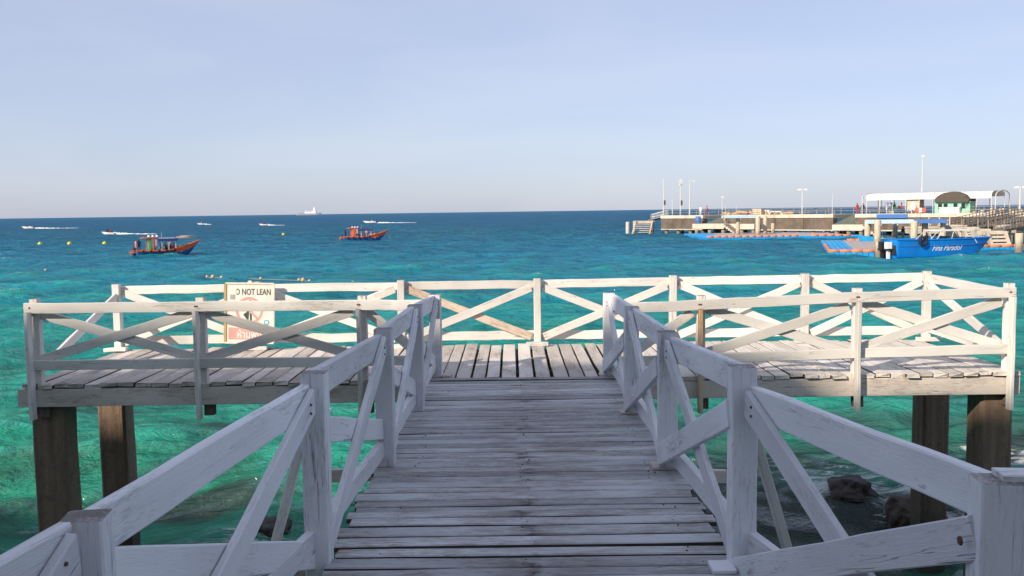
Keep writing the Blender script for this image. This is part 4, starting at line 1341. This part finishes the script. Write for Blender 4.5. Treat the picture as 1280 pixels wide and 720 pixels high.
# outer gangway and landing stairs
ga, gb = onp(.2, 1.6, PTOP), at(815, 274.5, 180)
gw = empty('gangway', ga, 0, 'metal gangway sloping from the pier end down to the landing stair', 'gangway')
g0 = Vector(ga)
MB().bar(Vector((0, 0, -.1)), gb - g0 + UP * -.1, .12, 1.6).build('walkway_floor', M_railr, gw)
hr = MB()
for dy in (-.8, .8):
    for q_ in (1.0, .5): hr.bar(Vector((0, dy, q_)), gb - g0 + Vector((0, dy, q_)), .07)
    for k in range(7):
        p = Vector((0, dy, 0)).lerp(gb - g0 + Vector((0, dy, 0)), k / 6); hr.bar(p, p + UP, .07)
hr.build('handrail', M_galv, gw)
lt = at(803, 291, 174); lt.z = 0
ls = empty('landing_stair', lt, 0, 'concrete landing stair standing in the sea beyond the pier end', 'stairs')
for k in range(6):
    MB().box(-1.9 + .14 * k, 1.1 + .14 * k, -.3 + .32 * k, .05 + .32 * k, .25 + .34 * k, .36 + .34 * k).build('step', M_cope, ls)
for x_ in (-2.0, 1.15):
    q = MB(); q.add([(x_ + a + e, y_, z_) for e in (0, .28) for (a, y_, z_) in ((0, -.4, 0), (0, .1, 0), (.84, 1.9, 1.9), (.84, 1.9, 2.45), (.84, 1.5, 2.45))],
                    [(0, 1, 2, 3, 4), (9, 8, 7, 6, 5), (0, 5, 6, 1), (1, 6, 7, 2), (2, 7, 8, 3), (3, 8, 9, 4), (4, 9, 5, 0)])
    q.build('stringer', M_conc, ls)
MB().box(-1.2, 2.6, 1.9, 4.2, 1.9, 2.4).build('landing', M_cope, ls)
for x_, y_ in ((-1.0, 3.8), (2.3, 2.1), (2.3, 3.9)):
    MB().tube((x_, y_, -2), (x_, y_, 1.9), .25, .25, 10).build('pile', M_pile_far, ls)
p = at(785, 288, 172)
o = MB().lathe([(.36, -2), (.36, 2.2), (.3, 2.3)], 12).build('mooring_pile', M_cope, smooth=False); o.location = (p.x, p.y, 0)
tag(o, 'short pale pile left of the landing stair', 'pile', 'mooring piles')

# lamp posts
def lamp_post(px, ytop, ybase, d, label, heads=0, box=None, r=.10, cat='lamp post', s_fix=None, name='lamp_post', base_z=PTOP, grp='poles and lamps on the pier'):
    s_ = s_of(px, d); b = onp(s_, d, base_z)
    ztop = CAM_Z - (ytop - hor(px)) * b.y / FPX
    t = empty(name, b, 0, label, cat, grp)
    h = ztop - base_z
    MB().tube((0, 0, 0), (0, 0, h), r, r * .7, 8).build('pole', M_galv, t)
    MB().box(-.25, .25, -.25, .25, 0, .12).build('base_plate', M_conc, t)
    if heads == 'flood':
        MB().box(-.28, .28, -.3, .3, h - .9, h - .1).build('lamp_head', M_galv, t)
        MB().tube((0, 0, h - 1.2), (0, 0, h - .95), .22, .34, 10).build('lamp_collar', M_whitef, t)
    elif heads == 'arm':
        MB().bar((0, 0, h - .1), (.9, 0, h - .1), .08).build('arm', M_galv, t)
        MB().box(.5, .95, -.2, .2, h - .45, h - .2).build('lamp_head', M_galv, t)
    elif heads == 2:
        MB().bar((-.62, 0, h - .05), (.62, 0, h - .05), .08).build('arm', M_galv, t)
        for s in (-1, 1): MB().box(s * .55 - .25, s * .55 + .25, -.2, .2, h - .28, h - .06).build('lamp_head', M_whitef, t)
    elif heads == 1:
        MB().box(-.12, .22, -.12, .12, h, h + .22).build('lamp_head', M_whitef, t)
    if box: MB().box(.02, .36, -.25, -.08, box, box + .9).build('switch_box', M_thatch, t)
    return t


lamp_post(830, 224, 268, 2.2, 'bare pole with a dark box, leftmost on the pier', box=2.0)
lamp_post(841, 249, 268, 2.5, 'short white pole between the two leftmost tall poles', r=.09, cat='pole')
lamp_post(851, 224, 268, 2.4, 'tall lamp with a big white head, second tall pole from the left', 'flood', box=1.9)
lamp_post(862.5, 225, 268, 2.4, 'tall pole with a side arm floodlight, third tall pole from the left', 'arm')
lamp_post(903, 247, 264, 11, 'thin short pole just right of the first ramp', 1, r=.07, cat='pole')
lamp_post(1002.5, 236, 266, 6, 'twin headed lamp post over the middle pier section', 2)
lamp_post(1040, 243, 266, 10.5, 'thin faint pole near the second ramp', r=.05, cat='pole')
lamp_post(1151, 197, 266, 5.0, 'very tall mast with a small light rising behind the white canopy', 1, r=.09, cat='mast', name='mast')
lamp_post(1273, 233, 264, 6, 'twin headed lamp post at the right edge of the picture', 2, r=.13)
lamp_post(1260, 247, 264, 10.5, 'thin short pole left of the right edge lamp', r=.05, cat='pole')
for px, yt, lb in ((907, 256, 'thin dark stake beside the rope heap, left one'), (920.5, 256, 'thin dark stake beside the rope heap, right one')):
    lamp_post(px, yt, 264, 9, lb, r=.04, cat='stake', name='stake')

# things lying on the pier
random.seed(21)
hp = MB()
for k in range(34):
    s_ = s_of(905, 3) + k * .42 + random.uniform(-.2, .2)
    hp.ball((s_, 3 + random.uniform(-.9, .9), PTOP + random.uniform(.1, .5) * (1 if k < 24 else .6)), random.uniform(.35, .7), .4, random.uniform(.2, .4), 7, 5)
o = hp.build('rope_heap', M_ropecol, smooth=True); o.location = (PA.x, PA.y, 0); o.rotation_euler.z = pang
tag(o, 'long tan heap of ropes and nets on the pier', 'rope heap')


def on_pier_box(name, px, d, w, dp, h, mat, label, cat, z=0.0, lid=None):
    p = onp(s_of(px, d), d, PTOP + z)
    t = empty(name, p, pang, label, cat)
    MB().box(-w / 2, w / 2, -dp / 2, dp / 2, .06, h).build('body', mat, t)
    MB().box(-w / 2 - .06, w / 2 + .06, -dp / 2 - .06, dp / 2 + .06, h, h + .08).build('lid', lid or mat, t)
    MB().box(-w / 2 + .1, -w / 2 + .25, -dp / 2 + .1, dp / 2 - .1, 0, .06).box(w / 2 - .25, w / 2 - .1, -dp / 2 + .1, dp / 2 - .1, 0, .06).build('feet', M_dark, t)
    return t


on_pier_box('crate', 948, 2.0, 1.7, 1.0, 1.0, M_beige, 'beige crate on the pier beside the rope heap', 'crate', lid=M_cope)
on_pier_box('cool_box', 960, 6.0, .9, .7, .75, M_whitef, 'white cool box behind the beige crate on the pier', 'cool box')
bn = empty('bench', onp(s_of(971, 2), 2, PTOP), pang, 'white bench with sloping sides on the middle pier section', 'bench')
MB().box(-1.0, 1.0, -.4, .4, .5, .62).build('seat', M_whitef, bn)
for s in (-1, 1): MB().bar((s * .9, 0, .5), (s * 1.25, 0, 0), .8, .10, up=(0, 1, 0)).build('leg', M_whitef, bn)

# white canopy
cnp = empty('canopy_shelter', onp(s_of(1088, 4), 4, PTOP), pang, 'long white barrel canopy shelter on the pier', 'shelter')
Lc = s_of(1246, 4) - s_of(1092, 4)
x_off = s_of(1092, 4) - s_of(1088, 4)
segs = 9
zc = 2.45
def arch(mb, x0, x1, r_w, z0, h, n=12):
    vs = []
    for x_ in (x0, x1):
        for k in range(n + 1):
            a = math.pi * k / n
            for rr_ in (0, .06):
                vs.append((x_, -(r_w + rr_) * math.copysign(abs(math.cos(a)) ** 0.45, math.cos(a)), z0 + (h + rr_) * math.sin(a) ** 0.9))
    fs = []
    m_ = 2 * (n + 1)
    for k in range(n):
        a, b, c, d = 2 * k, 2 * k + 2, m_ + 2 * k + 2, m_ + 2 * k
        fs += [(a, b, c, d), (a + 1, d + 1, c + 1, b + 1), (a, a + 1, b + 1, b), (d, c, c + 1, d + 1)]
    fs += [(0, m_, m_ + 1, 1), (2 * n, 2 * n + 1, m_ + 2 * n + 1, m_ + 2 * n)]
    mb.add(vs, fs)
for k in range(segs):
    mb = MB(); arch(mb, x_off + k * Lc / segs + .01, x_off + (k + 1) * Lc / segs - .01, 2.6, zc, 0.72)
    mb.build('roof_panel', M_whitef, cnp)
    MB().box(x_off + k * Lc / segs + .03, x_off + (k + 1) * Lc / segs - .03, -2.72, -2.68, zc - .28, zc + .12).build('valance', M_whitef, cnp)
for k in range(segs + 1):
    for s in (-1, 1):
        MB().tube((x_off + k * Lc / segs, s * 2.62, 0), (x_off + k * Lc / segs, s * 2.62, zc + .01), .06, n=8).build('post', M_galv, cnp)
for k in range(segs + 1):
    mb = MB(); arch(mb, x_off + k * Lc / segs - .04, x_off + k * Lc / segs + .04, 2.66, zc, 0.77)
    mb.build('roof_rib', M_galv, cnp)
fr_ = MB()
for x_ in (-.1, Lc + x_off + .6):
    for k in range(12):
        a0, a1 = math.pi * k / 12, math.pi * (k + 1) / 12
        fr_.tube((x_, -2.8 * math.cos(a0), zc + .85 * math.sin(a0)), (x_, -2.8 * math.cos(a1), zc + .85 * math.sin(a1)), .08, n=6)
    for s in (-1, 1): fr_.tube((x_, s * 2.8, 0), (x_, s * 2.8, zc), .08, n=6)
fr_.build('end_frame', M_galv, cnp)
dr = MB()
arch(dr, -.1, x_off - .02, 2.4, zc, 0.7); dr.build('end_panel', plain('grey_mesh_panel', (0.35, 0.36, 0.40), 0.8), cnp)

# kiosk with thatched roof
kd = -.2
kx = s_of(1186, kd)
ki = empty('kiosk', onp(kx, 1.6, PTOP), pang, 'mint green kiosk with dark rounded thatch roof before the white canopy', 'kiosk')
kw = (s_of(1207, kd) - s_of(1163, kd)) / 2
MB().box(-kw, kw, -.9, 1.2, 0, 1.75).build('wall', M_green, ki)
for x_ in (-kw + .5, -kw + 1.3, .2, 1.3):
    MB().box(x_, x_ + .55, -.96, -.9, .75, 1.45).build('window', M_dark, ki)
MB().box(-kw + 1.0, kw - 1.2, -1.7, -1.1, .0, .85).box(-kw + .9, kw - 1.1, -1.8, -1.05, .85, .95).build('counter', M_whitef, ki)
th = MB(); n_ = 14
hw = (s_of(1206, kd) - s_of(1168, kd)) / 2
vs = []
for y_ in (-1.3, 1.5):
    for k in range(n_ + 1):
        a = math.pi * k / n_
        for q_ in (.0, .3):
            jt = random.uniform(-.05, .05)
            vs.append((-(hw + q_) * math.cos(a) + jt, y_ + jt, 1.72 + (1.15 + q_) * math.sin(a) + jt))
m_ = 2 * (n_ + 1); fs = []
for k in range(n_):
    a, b, c, d = 2 * k, 2 * k + 2, m_ + 2 * k + 2, m_ + 2 * k
    fs += [(a, b, c, d), (a + 1, d + 1, c + 1, b + 1), (a, a + 1, b + 1, b), (d, c, c + 1, d + 1)]
fs += [(0, m_, m_ + 1, 1), (2 * n_, 2 * n_ + 1, m_ + 2 * n_ + 1, m_ + 2 * n_)]
fs.append(tuple(2 * k for k in range(n_ + 1)))
th.add(vs, fs); th.build('thatch_roof', M_thatch, ki)
hut = empty('ticket_hut', onp(s_of(1143.5, 2.5), 2.5, PTOP), pang, 'small beige hut under the left half of the white canopy', 'hut')
MB().box(-.95, .95, -.8, .8, 0, 2.15).build('wall', M_beige, hut)
MB().box(-1.1, 1.1, -.95, .95, 2.15, 2.25).build('roof', M_cope, hut)
MB().box(-.4, .3, -.86, -.8, .1, 1.8).build('door', M_galv, hut)
rx = empty('life_ring_stand', onp(s_of(1150, 1.5), 1.5, PTOP), pang, 'red and pale stand of life rings beside the beige hut', 'stand')
for k in range(3):
    MB().tube((-.5 + .5 * k, -.1, .55), (-.5 + .5 * k, .08, .55), .36, .36, 12).build('life_ring', M_red if k % 2 == 0 else M_whitef, rx)
MB().bar((-.9, .15, .05), (.9, .15, .05), .1).bar((-.7, .15, .05), (-.7, .15, 1.2), .08).bar((.7, .15, .05), (.7, .15, 1.2), .08).build('frame', M_railr, rx)

# tropical plants by the kiosk: small palms
def small_palm(px, d, h, label, s0=1.0):
    t = empty('small_palm', onp(s_of(px, d), d, PTOP), 0, label, 'palm', 'small palms on the pier')
    MB().lathe([(.3, 0), (.38, .45), (.33, .5)], 10).build('pot', M_beige, t)
    MB().tube((0, 0, .4), (.05, 0, h), .09, .05, 7).build('trunk', M_thatch, t)
    lf = MB()
    for k in range(11):
        a = 2 * math.pi * k / 11 + random.uniform(-.2, .2)
        pr = Vector((0.05, 0, h)); el_ = random.uniform(.2, .7)
        for j in range(4):
            nx = pr + Vector((math.cos(a) * .25, math.sin(a) * .25, el_ * .25 - j * .11)) * s0
            wv_ = Vector((-math.sin(a), math.cos(a), 0)) * (.11 - .02 * j)
            lf.add([pr - wv_, pr + wv_, nx + wv_ * .7, nx - wv_ * .7], [(0, 1, 2, 3)]); pr = nx
    lf.build('crown', plain('palm_green', (0.05, 0.10, 0.03), 0.7, 0.3, 4), t)


small_palm(1209, .9, 1.5, 'small potted palm right of the thatched kiosk')
small_palm(1113, 1.6, 1.6, 'small potted palm under the left part of the canopy')

# people on the pier
pp = [(884, 4.5, 0, 4, 'stand', 'person in red standing at the top of the first ramp'), (876, 3, 2, 1, 'stand', 'person in white walking near the pier end'),
      (1071, 2.2, 0, 4, 'stand', 'person in red by the second ramp'), (1078, 2.0, 4, 4, 'stand', 'person in black left of the canopy posts'),
      (1108, 1.5, 2, 0, 'stand', 'person in white under the left end of the canopy'), (1117, 2.6, 3, 4, 'stand', 'person in green under the canopy'),
      (1123, 1.6, 4, 4, 'sit', 'person in black sitting under the canopy'), (1126, 2.5, 0, 2, 'stand', 'person in red shirt under the canopy middle')]
for px, d, c1, c2, pose, lb in pp:
    person(onp(s_of(px, d), d, PTOP), random.uniform(0, 6.28), pose, clothes[c1], clothes[c2], lb, 'people on the pier')
sb = empty('shop_table', onp(s_of(1128, 1.0), 1.0, PTOP), pang, 'low stall table with blue cloth under the canopy', 'table')
MB().box(-1.6, 1.6, -.35, .35, .55, .62).build('table_top', M_bluef, sb)
for x_ in (-1.4, 1.4): MB().box(x_ - .05, x_ + .05, -.3, .3, 0, .55).build('leg', M_galv, sb)
bb = empty('blue_banner', onp(s_of(1116, -.25), -.30, PTOP), pang, 'dark blue tarpaulin hung over the coping in front of the canopy', 'tarpaulin')
MB().box(-2.6, 2.2, -.03, 0, -.62, -.02).build('sheet', M_dblue, bb)
MB().bar((-2.6, -.02, .02), (2.2, -.02, .02), .06).build('hem_pole', M_galv, bb)

# ================================================================== FLOATING DOCKS
def cube_grid(nx, ny, pitch, skip, h=.42, top_only=False):
    """one mesh per colour: dict key -> MB"""
    out = {}
    g = pitch * .04
    for i in range(nx):
        for j in range(ny):
            key = skip(i, j)
            if key is None: continue
            mb = out.setdefault(key, MB())
            x0, x1 = i * pitch + g, (i + 1) * pitch - g
            y0, y1 = j * pitch + g, (j + 1) * pitch - g
            dz = random.uniform(-.012, .012)
            c = pitch * .14
            edge = (i in (0, nx - 1) or j == 0)
            z1 = h + dz
            vs = [(x0 + c, y0 + c, z1), (x1 - c, y0 + c, z1), (x1 - c, y1 - c, z1), (x0 + c, y1 - c, z1),
                  (x0, y0, z1 - c), (x1, y0, z1 - c), (x1, y1, z1 - c), (x0, y1, z1 - c)]
            fs = [(0, 1, 2, 3), (4, 5, 1, 0), (5, 6, 2, 1), (6, 7, 3, 2), (7, 4, 0, 3)]
            if edge:
                vs += [(x0, y0, -.15), (x1, y0, -.15), (x1, y1, -.15), (x0, y1, -.15)]
                fs += [(8, 9, 5, 4), (9, 10, 6, 5), (10, 11, 7, 6), (11, 8, 4, 7)]
            mb.add(vs, fs)
    return out


def dock(name, loc, rz, nx, ny, pitch, pick, label, bumpers):
    t = empty(name, loc, rz, label, 'floating dock', 'floating docks')
    for key, mb in cube_grid(nx, ny, pitch, pick).items():
        o = mb.build(key[0], key[1], t); tag(o, kind='stuff')
    for (x0, y0, x1, y1) in bumpers:
        mb = MB()
        n_ = max(1, int(math.hypot(x1 - x0, y1 - y0) / (pitch * 2)))
        for k in range(n_):
            a = Vector((x0 + (x1 - x0) * k / n_, y0 + (y1 - y0) * k / n_, .46)); b = Vector((x0 + (x1 - x0) * (k + 1) / n_, y0 + (y1 - y0) * (k + 1) / n_, .46))
            d_ = (b - a) * .03
            mb.tube(a + d_, b - d_, .15, .15, 8)
        mb.build('bumper', M_orangef, t, smooth=True)
    return t


BL, GR = ('blue_float_blocks', M_bluef), ('grey_float_blocks', M_greyf)
d1 = at(880, 299, 136)
w1 = int((at(1078, 299, 134).x - d1.x) / .5)
dock('floating_dock', (d1.x, 134.5, 0), R(-2), w1, 44, .5,
     lambda i, j: BL if j == 0 or (j < 26 and i < 3 + max(0, 0)) or (j > 8 and i < 9 and j - 8 > i * 2.4) else GR,
     'long floating dock of grey blocks with blue edge beside the pier', [(0.1, .15, w1 * .5 * .60, .15), (w1 * .5 * .68, .15, w1 * .5 * .94, .15)])
d2 = at(1035, 318, 86)
dock('floating_dock', (d2.x, 86.0, 0), R(-17), 12, 62, .5, lambda i, j: BL if j < 3 or i < 5 and j < 60 else GR,
     'near floating dock of grey blocks with broad blue border beside the blue speedboat', [(0, .1, 6, .1), (0.1, 0, .1, 16), (3, 30.8, 8, 30.8)])
d3 = at(1222, 313, 92)
dock('floating_dock', (d3.x, 92.0, 0), R(-8), 9, 8, .5, lambda i, j: BL, 'small blue float with orange bumper below the concrete stairs at right', [(0, .1, 4.4, .1)])

# mooring piles / columns standing on and beside the docks
def column(px, y0, y1, Y, r, label, mat=M_cope, grp='pale round columns by the floating docks'):
    a, b = at(px, y0, Y), at(px, y1, Y)
    zt = a.z
    random.seed(int(px))
    mb = MB().lathe([(r * 1.02, -2.0), (r, .3), (r * .97, zt * .5), (r, zt - .08), (r * .9, zt)], 14)
    o = mb.build('mooring_column', M_pile_far, smooth=True); o.location = (a.x, a.y, 0)
    tag(o, label, 'column', grp)
    return o


column(922.5, 271, 292, 147, .34, 'first thick column on the long dock, left holding the blue awning')
column(947.5, 270, 292, 144, .38, 'second thick column on the long dock, middle one')
column(956.5, 270, 290, 149, .32, 'third column on the long dock, close behind the middle one')
column(966, 279, 289, 152, .30, 'short stubby column on the long dock')
column(1084, 275, 298, 112, .36, 'leftmost column under the pale blue awning')
column(1096.5, 275, 302, 104, .36, 'thick column at the left front under the pale blue awning')
column(1118.5, 276, 298, 112, .30, 'column third from the left under the blue awning')
column(1142, 276, 298, 106, .40, 'fattest column in the middle under the blue awning')
column(1155.5, 277, 299, 107, .34, 'column just right of the fattest one under the awning')
column(1178, 278, 299, 106, .28, 'rightmost column under the deep blue awning')
column(1273, 291, 318, 88, .36, 'pale pile standing alone at the right edge of the water')
column(1098, 302, 318, 84, .30, 'low pale fender pile at the stern of the blue speedboat')
column(1177, 289, 299, 92, .34, 'short white bollard behind the blue speedboat')

# awnings
def awning(p0, p1, z, dp, mats, label, th_=.12):
    t = empty('awning', (p0.x, p0.y, z), math.atan2(p1.y - p0.y, p1.x - p0.x), label, 'awning', 'blue awnings')
    L = math.hypot(p1.x - p0.x, p1.y - p0.y)
    nn = len(mats)
    for k, m in enumerate(mats):
        a, b = L * k / nn, L * (k + 1) / nn
        MB().box(a + .01, b - .01, -dp / 2, dp / 2, 0, th_).build('roof_panel', m, t)
        MB().box(a + .01, b - .01, -dp / 2 - .05, -dp / 2, -.28, th_ - .01).build('valance', m, t)
    for k in range(nn + 1):
        MB().bar((L * k / nn, -dp / 2 + .1, -.5), (L * k / nn, -dp / 2 + .1, 0), .1).build('bracket', M_galv, t)


p0, p1 = at(904, 270, 147), at(943, 270, 147)
awning(p0, p1, p0.z - .05, 2.2, [M_lblue] * 2, 'small pale blue awning carried by the columns on the long dock')
p0, p1 = at(1081, 275, 110), at(1181, 276, 107)
awning(p0, p1, p0.z - .1, 4.5, [M_lblue, M_lblue, M_lblue, M_dblue, M_dblue], 'long blue awning, pale at left and deep blue at right, over the columns')

# ================================================================== BLUE SPEEDBOAT WITH LETTERING
sbp = at(1176, 319, 84)
blue = empty('speedboat', (sbp.x, 84.5, 0.0), R(14), 'large bright blue speedboat with white lettering moored at the dock', 'speedboat')
BLn = 10.4
shf = lambda u: 1.52 + 0.35 * max(.12 - u, 0) + 0.10 * max(u - .3, 0) ** 1.5
fb = hull_fn(BLn, 2.6, -.35, shf, bow=.86, fine=2.6, rake=.10)
hull_part(fb, blue, [M_hullb, M_hullg], lambda u, v: 1 if (v < .10 or (u > .66 and v < .16 + (u - .66) * .5)) else 0, 28, 14)
deck_part(fb, blue, M_hullb, .97, .62, 1.0, name='foredeck')
deck_part(fb, blue, plain('cockpit_grey', (0.33, 0.36, 0.40), 0.7), .60, 0.0, .64, name='cockpit_floor', inset=.93)
gunwale(fb, blue, M_hullb, .06)
stp = MB()
P = [fb(.02 + .96 * i / 24, .70, -1) for i in range(25)]
for a, b in zip(P[:-1], P[1:]): stp.bar(a + Vector((0, -.02, 0)), b + Vector((0, -.02, 0)), .06, .05)
stp.build('rubbing_strake', M_dblue, blue)
lm = fit(text_mesh("Fina Paradol", 1.0, 0.0, shear=0.35, offset=0.012), 3.1, .46)
bm = bmesh.new(); bm.from_mesh(lm)
bmesh.ops.subdivide_edges(bm, edges=[e for e in bm.edges if e.calc_length() > .12], cuts=2)
for v in bm.verts:
    u = .50 + v.co.x / BLn
    vv = .57 + v.co.y / 1.75
    q = fb(u, vv, -1)
    v.co = q + Vector((0, -.025, .02))
bm.to_mesh(lm); bm.free()
link('lettering', lm, M_white, blue)
# engines
for y_ in (-.45, .45):
    e = MB().box(-BLn / 2 - .62, -BLn / 2 - .15, y_ - .22, y_ + .22, .75, 1.35).box(-BLn / 2 - .5, -BLn / 2 - .25, y_ - .1, y_ + .1, -.3, .75).build('outboard_engine', M_gel if y_ < 0 else M_black, blue)
    MB().box(-BLn / 2 - .66, -BLn / 2 - .11, y_ - .25, y_ + .25, .60, .76).build('engine_bracket', M_black, e)
MB().box(-BLn / 2 - .12, -BLn / 2 - .02, -1.0, 1.0, .2, 1.05).build('transom_pad', M_black, blue)
# T-top
tt = MB().box(-.6, 2.9, -1.0, 1.0, 2.22, 2.32); tt.build('canopy', M_whitef, blue)
for x_, x2 in ((-.4, -1.3), (.8, .4), (2.5, 3.2)):
    for y_ in (-.9, .9):
        MB().tube((x_, y_, 2.22), (x2, y_ * 1.12, 1.1), .035, n=6).build('canopy_strut', M_galv, blue)
MB().bar((-1.3, -1.0, 1.1), (-.4, .9, 2.2), .05).bar((-2.0, -1.0, 1.2), (-.9, -.9, 2.15), .05).bar((-2.0, 1.0, 1.2), (-.9, .9, 2.15), .05).build('grab_rail', M_galv, blue)
MB().box(.7, .8, -.85, .85, 1.1, 1.75).build('windscreen', M_glass, blue)
MB().box(.0, .6, -.75, .75, .6, 1.3).build('console', M_gel, blue)
for k in range(4):
    MB().box(-3.6 + .95 * k, -3.1 + .95 * k, -.8, .8, .5, .98).build('seat', M_gel if k % 2 else plain('blue_seat', (0.10, 0.25, 0.5), .6), blue)
tr = MB()
for k in range(14):
    a0, a1 = 2 * math.pi * k / 14, 2 * math.pi * (k + 1) / 14
    tr.tube((.34 * math.cos(a0), 0, .34 * math.sin(a0)), (.34 * math.cos(a1), 0, .34 * math.sin(a1)), .12, n=6)
o = tr.build('tyre_fender', M_black, blue); o.location = (-2.75, -1.40, 1.40)
mb = MB()
for k in range(6): mb.ball((-3.2 + .28 * k, -.9 + random.uniform(-.1, .1), 1.22), .3, .25, .16, 7, 5)
mb.build('life_jacket_pile', M_purple, blue)
bp = MB()
for k in range(5):
    q = fb(.68 + .07 * k, 1, -1); bp.bar(q + Vector((0, .08, 0)), q + Vector((0, .08, .22)), .03)
bp.build('bow_rail', M_galv, blue)
person(on(blue, -1.1, .3, .55), R(-60), 'stand', clothes[4], clothes[1], 'person in black standing in the blue speedboat behind the canopy', sc=.9)

# paler blue boat behind
bq = at(1094, 297, 112)
b3 = empty('motor_boat', (bq.x, 110.5, 0), R(175), 'smaller light blue boat moored behind the columns under the awning', 'boat')
f3 = hull_fn(5.2, 1.8, -.2, lambda u: .7 + .9 * max(u - .3, 0) ** 1.4, bow=.7, rake=.15)
hull_part(f3, b3, [plain('light_blue_hull', (0.02, 0.30, 0.62), .4), M_yellow], lambda u, v: 1 if v > .88 and u < .6 else 0)
deck_part(f3, b3, M_greyf, .7)
MB().box(-1.6, -.9, -.6, .6, .5, .85).box(-.2, .4, -.5, .5, .5, 1.0).build('seat', M_gel, b3)
MB().bar((0, -.7, .6), (0, -.7, 1.5), .04).bar((0, .7, .6), (0, .7, 1.5), .04).bar((0, -.7, 1.5), (0, .7, 1.5), .04).build('grab_rail', M_galv, b3)
person((at(1128, 290, 108).x, 108, .42), R(200), 'stand', clothes[4], clothes[1], 'person in black on the dock under the awning', 'people on the pier')

# ================================================================== STAIRS AND GANGWAYS AT THE RIGHT
def slot_stair(x0, x1, y0, y1, Y, label, lean=.55):
    a, b = at(x0, y1, Y), at(x1, y0, Y)
    W = b.x - a.x; Hh = b.z - a.z
    t = empty('concrete_stairs', (a.x, Y, a.z), R(-4), label, 'stairs', 'concrete stairs at the boat landing')
    n_ = 5
    for k in range(n_):
        z = Hh * (k + .15) / n_; dx = lean * (1 - z / Hh)
        MB().box(.25 + dx * .6, W - .25 + dx * .35, .10 + z * .65, .5 + z * .65, z, z + Hh / n_ * .60).build('step', M_cope, t)
    for s, xx in ((0, 0.0), (1, W - .28)):
        q = MB()
        pts = [(lean * .6, 0, -.2), (lean * .6, .7, -.2), (0, .65 * Hh + .6, Hh), (0, .65 * Hh - .1, Hh)] if s == 0 else [(lean * .35, 0, -.2), (lean * .35, .7, -.2), (0, .65 * Hh + .6, Hh), (0, .65 * Hh - .1, Hh)]
        q.add([(xx + p_[0] + e, p_[1], p_[2]) for e in (0, .28) for p_ in pts], [(0, 1, 2, 3), (7, 6, 5, 4), (0, 4, 5, 1), (1, 5, 6, 2), (2, 6, 7, 3), (3, 7, 4, 0)])
        q.build('stringer', M_conc, t)
    MB().box(-.1, W + .1, .65 * Hh + .2, .65 * Hh + 1.8, Hh - .35, Hh + .02).build('landing', M_cope, t)
    for xx in (.2, W - .2): MB().tube((xx, .65 * Hh + 1.0, -a.z - 1), (xx, .65 * Hh + 1.0, Hh - .35), .22, n=8).build('pile', M_pile_far, t)


slot_stair(1206, 1226, 284, 299, 102, 'farther concrete stair flight with open slots behind the speedboat bow', .3)
slot_stair(1237, 1263, 289, 312, 92, 'nearer concrete stair flight with open slots at the right', .6)
for (x0, x1, y0, y1, Y, lb) in ((1226, 1236, 286, 298, 98, 'square concrete block between the two stair flights'), (1247, 1268, 281, 291, 105, 'pale concrete block above the nearer stair flight'), (1183, 1206, 281, 297, 109, 'low pale quay block behind the speedboat canopy'),
                        (1140, 1180, 283, 292, 118, 'long pale quay block behind the awning columns')):
    a, b = at(x0, y1, Y), at(x1, y0, Y)
    t = empty('quay_block', (a.x, Y, 0), R(-6), lb, 'concrete block', 'concrete blocks at the landing')
    MB().box(0, b.x - a.x, 0, 3.0, a.z, b.z - .18).build('wall', M_conc, t)
    MB().box(-.06, b.x - a.x + .06, -.06, 3.06, b.z - .18, b.z).build('coping', M_cope, t)
    for xx in (.3, b.x - a.x - .3):
        MB().tube((xx, .6, -1), (xx, .6, a.z), .2, n=8).build('pile', M_pile_far, t)


def gangway(p0, p1, w, label, h=1.0):
    p0, p1 = Vector(p0), Vector(p1)
    t = empty('gangway', p0, 0, label, 'gangway', 'sloping gangways at the landing')
    d = p1 - p0
    side = Vector((-d.y, d.x, 0)).normalized() * w / 2
    MB().bar(Vector((0, 0, -.12)), d + Vector((0, 0, -.12)), .22, w).build('floor', M_wallp, t)
    for s in (-1, 1):
        rl = MB()
        for q_ in (1.0, .66, .33): rl.bar(side * s + UP * h * q_, d + side * s + UP * h * q_, .06)
        rl.build('handrail', M_railr, t)
        n_ = int(d.length / 1.3); ps = MB()
        for k in range(n_ + 1):
            p = side * s + d * k / n_; ps.bar(p, p + UP * h, .07)
        tag(ps.build('handrail_posts', M_railr, t), kind='stuff')
    n2 = int(d.length / 3.2)
    for k in range(1, n2 + 1):
        p = d * k / n2; MB().tube(Vector((p.x, p.y, p.z - .2)), Vector((p.x, p.y, -p0.z - 1)), .14, n=8).build('support', M_pile_far, t)


gangway(at(1192, 284, 112), at(1262, 268, 128), 1.6, 'sloping gangway, farthest of three climbing right to the pier')
gangway(at(1212, 285, 104), at(1290, 270, 118), 1.6, 'sloping gangway, middle of three climbing right to the pier')
gangway(at(1244, 287, 98), at(1310, 275, 106), 1.6, 'sloping gangway, nearest of three behind the right stairs')
thin_rail('pier_railing', [at(1160, 285, 112), at(1186, 283, 112)], 1.4, 'pale handrail frame behind the canopy of the blue speedboat', 1.2, M_galv, .06)
thin_rail('pier_railing', [onp(s_of(1185), 1.0, PTOP), onp(S[1290], 1.0, PTOP)], 1.0, 'brown railing along the pier right of the kiosk', 1.1)
random.seed(31)
jk = MB()
for k in range(40):
    s_ = s_of(1205, 2) + k * .5; d_ = 2 + random.uniform(-.8, 1.5)
    w_ = random.uniform(.2, .7); jk.box(s_, s_ + w_, d_, d_ + .5, PTOP + .001 * k, PTOP + random.uniform(.2, .8))
o = jk.build('stacked_goods', M_beige); o.location = (PA.x, PA.y, 0); o.rotation_euler.z = pang
tag(o, 'low clutter of beige goods along the pier right of the kiosk', 'goods', kind='stuff')
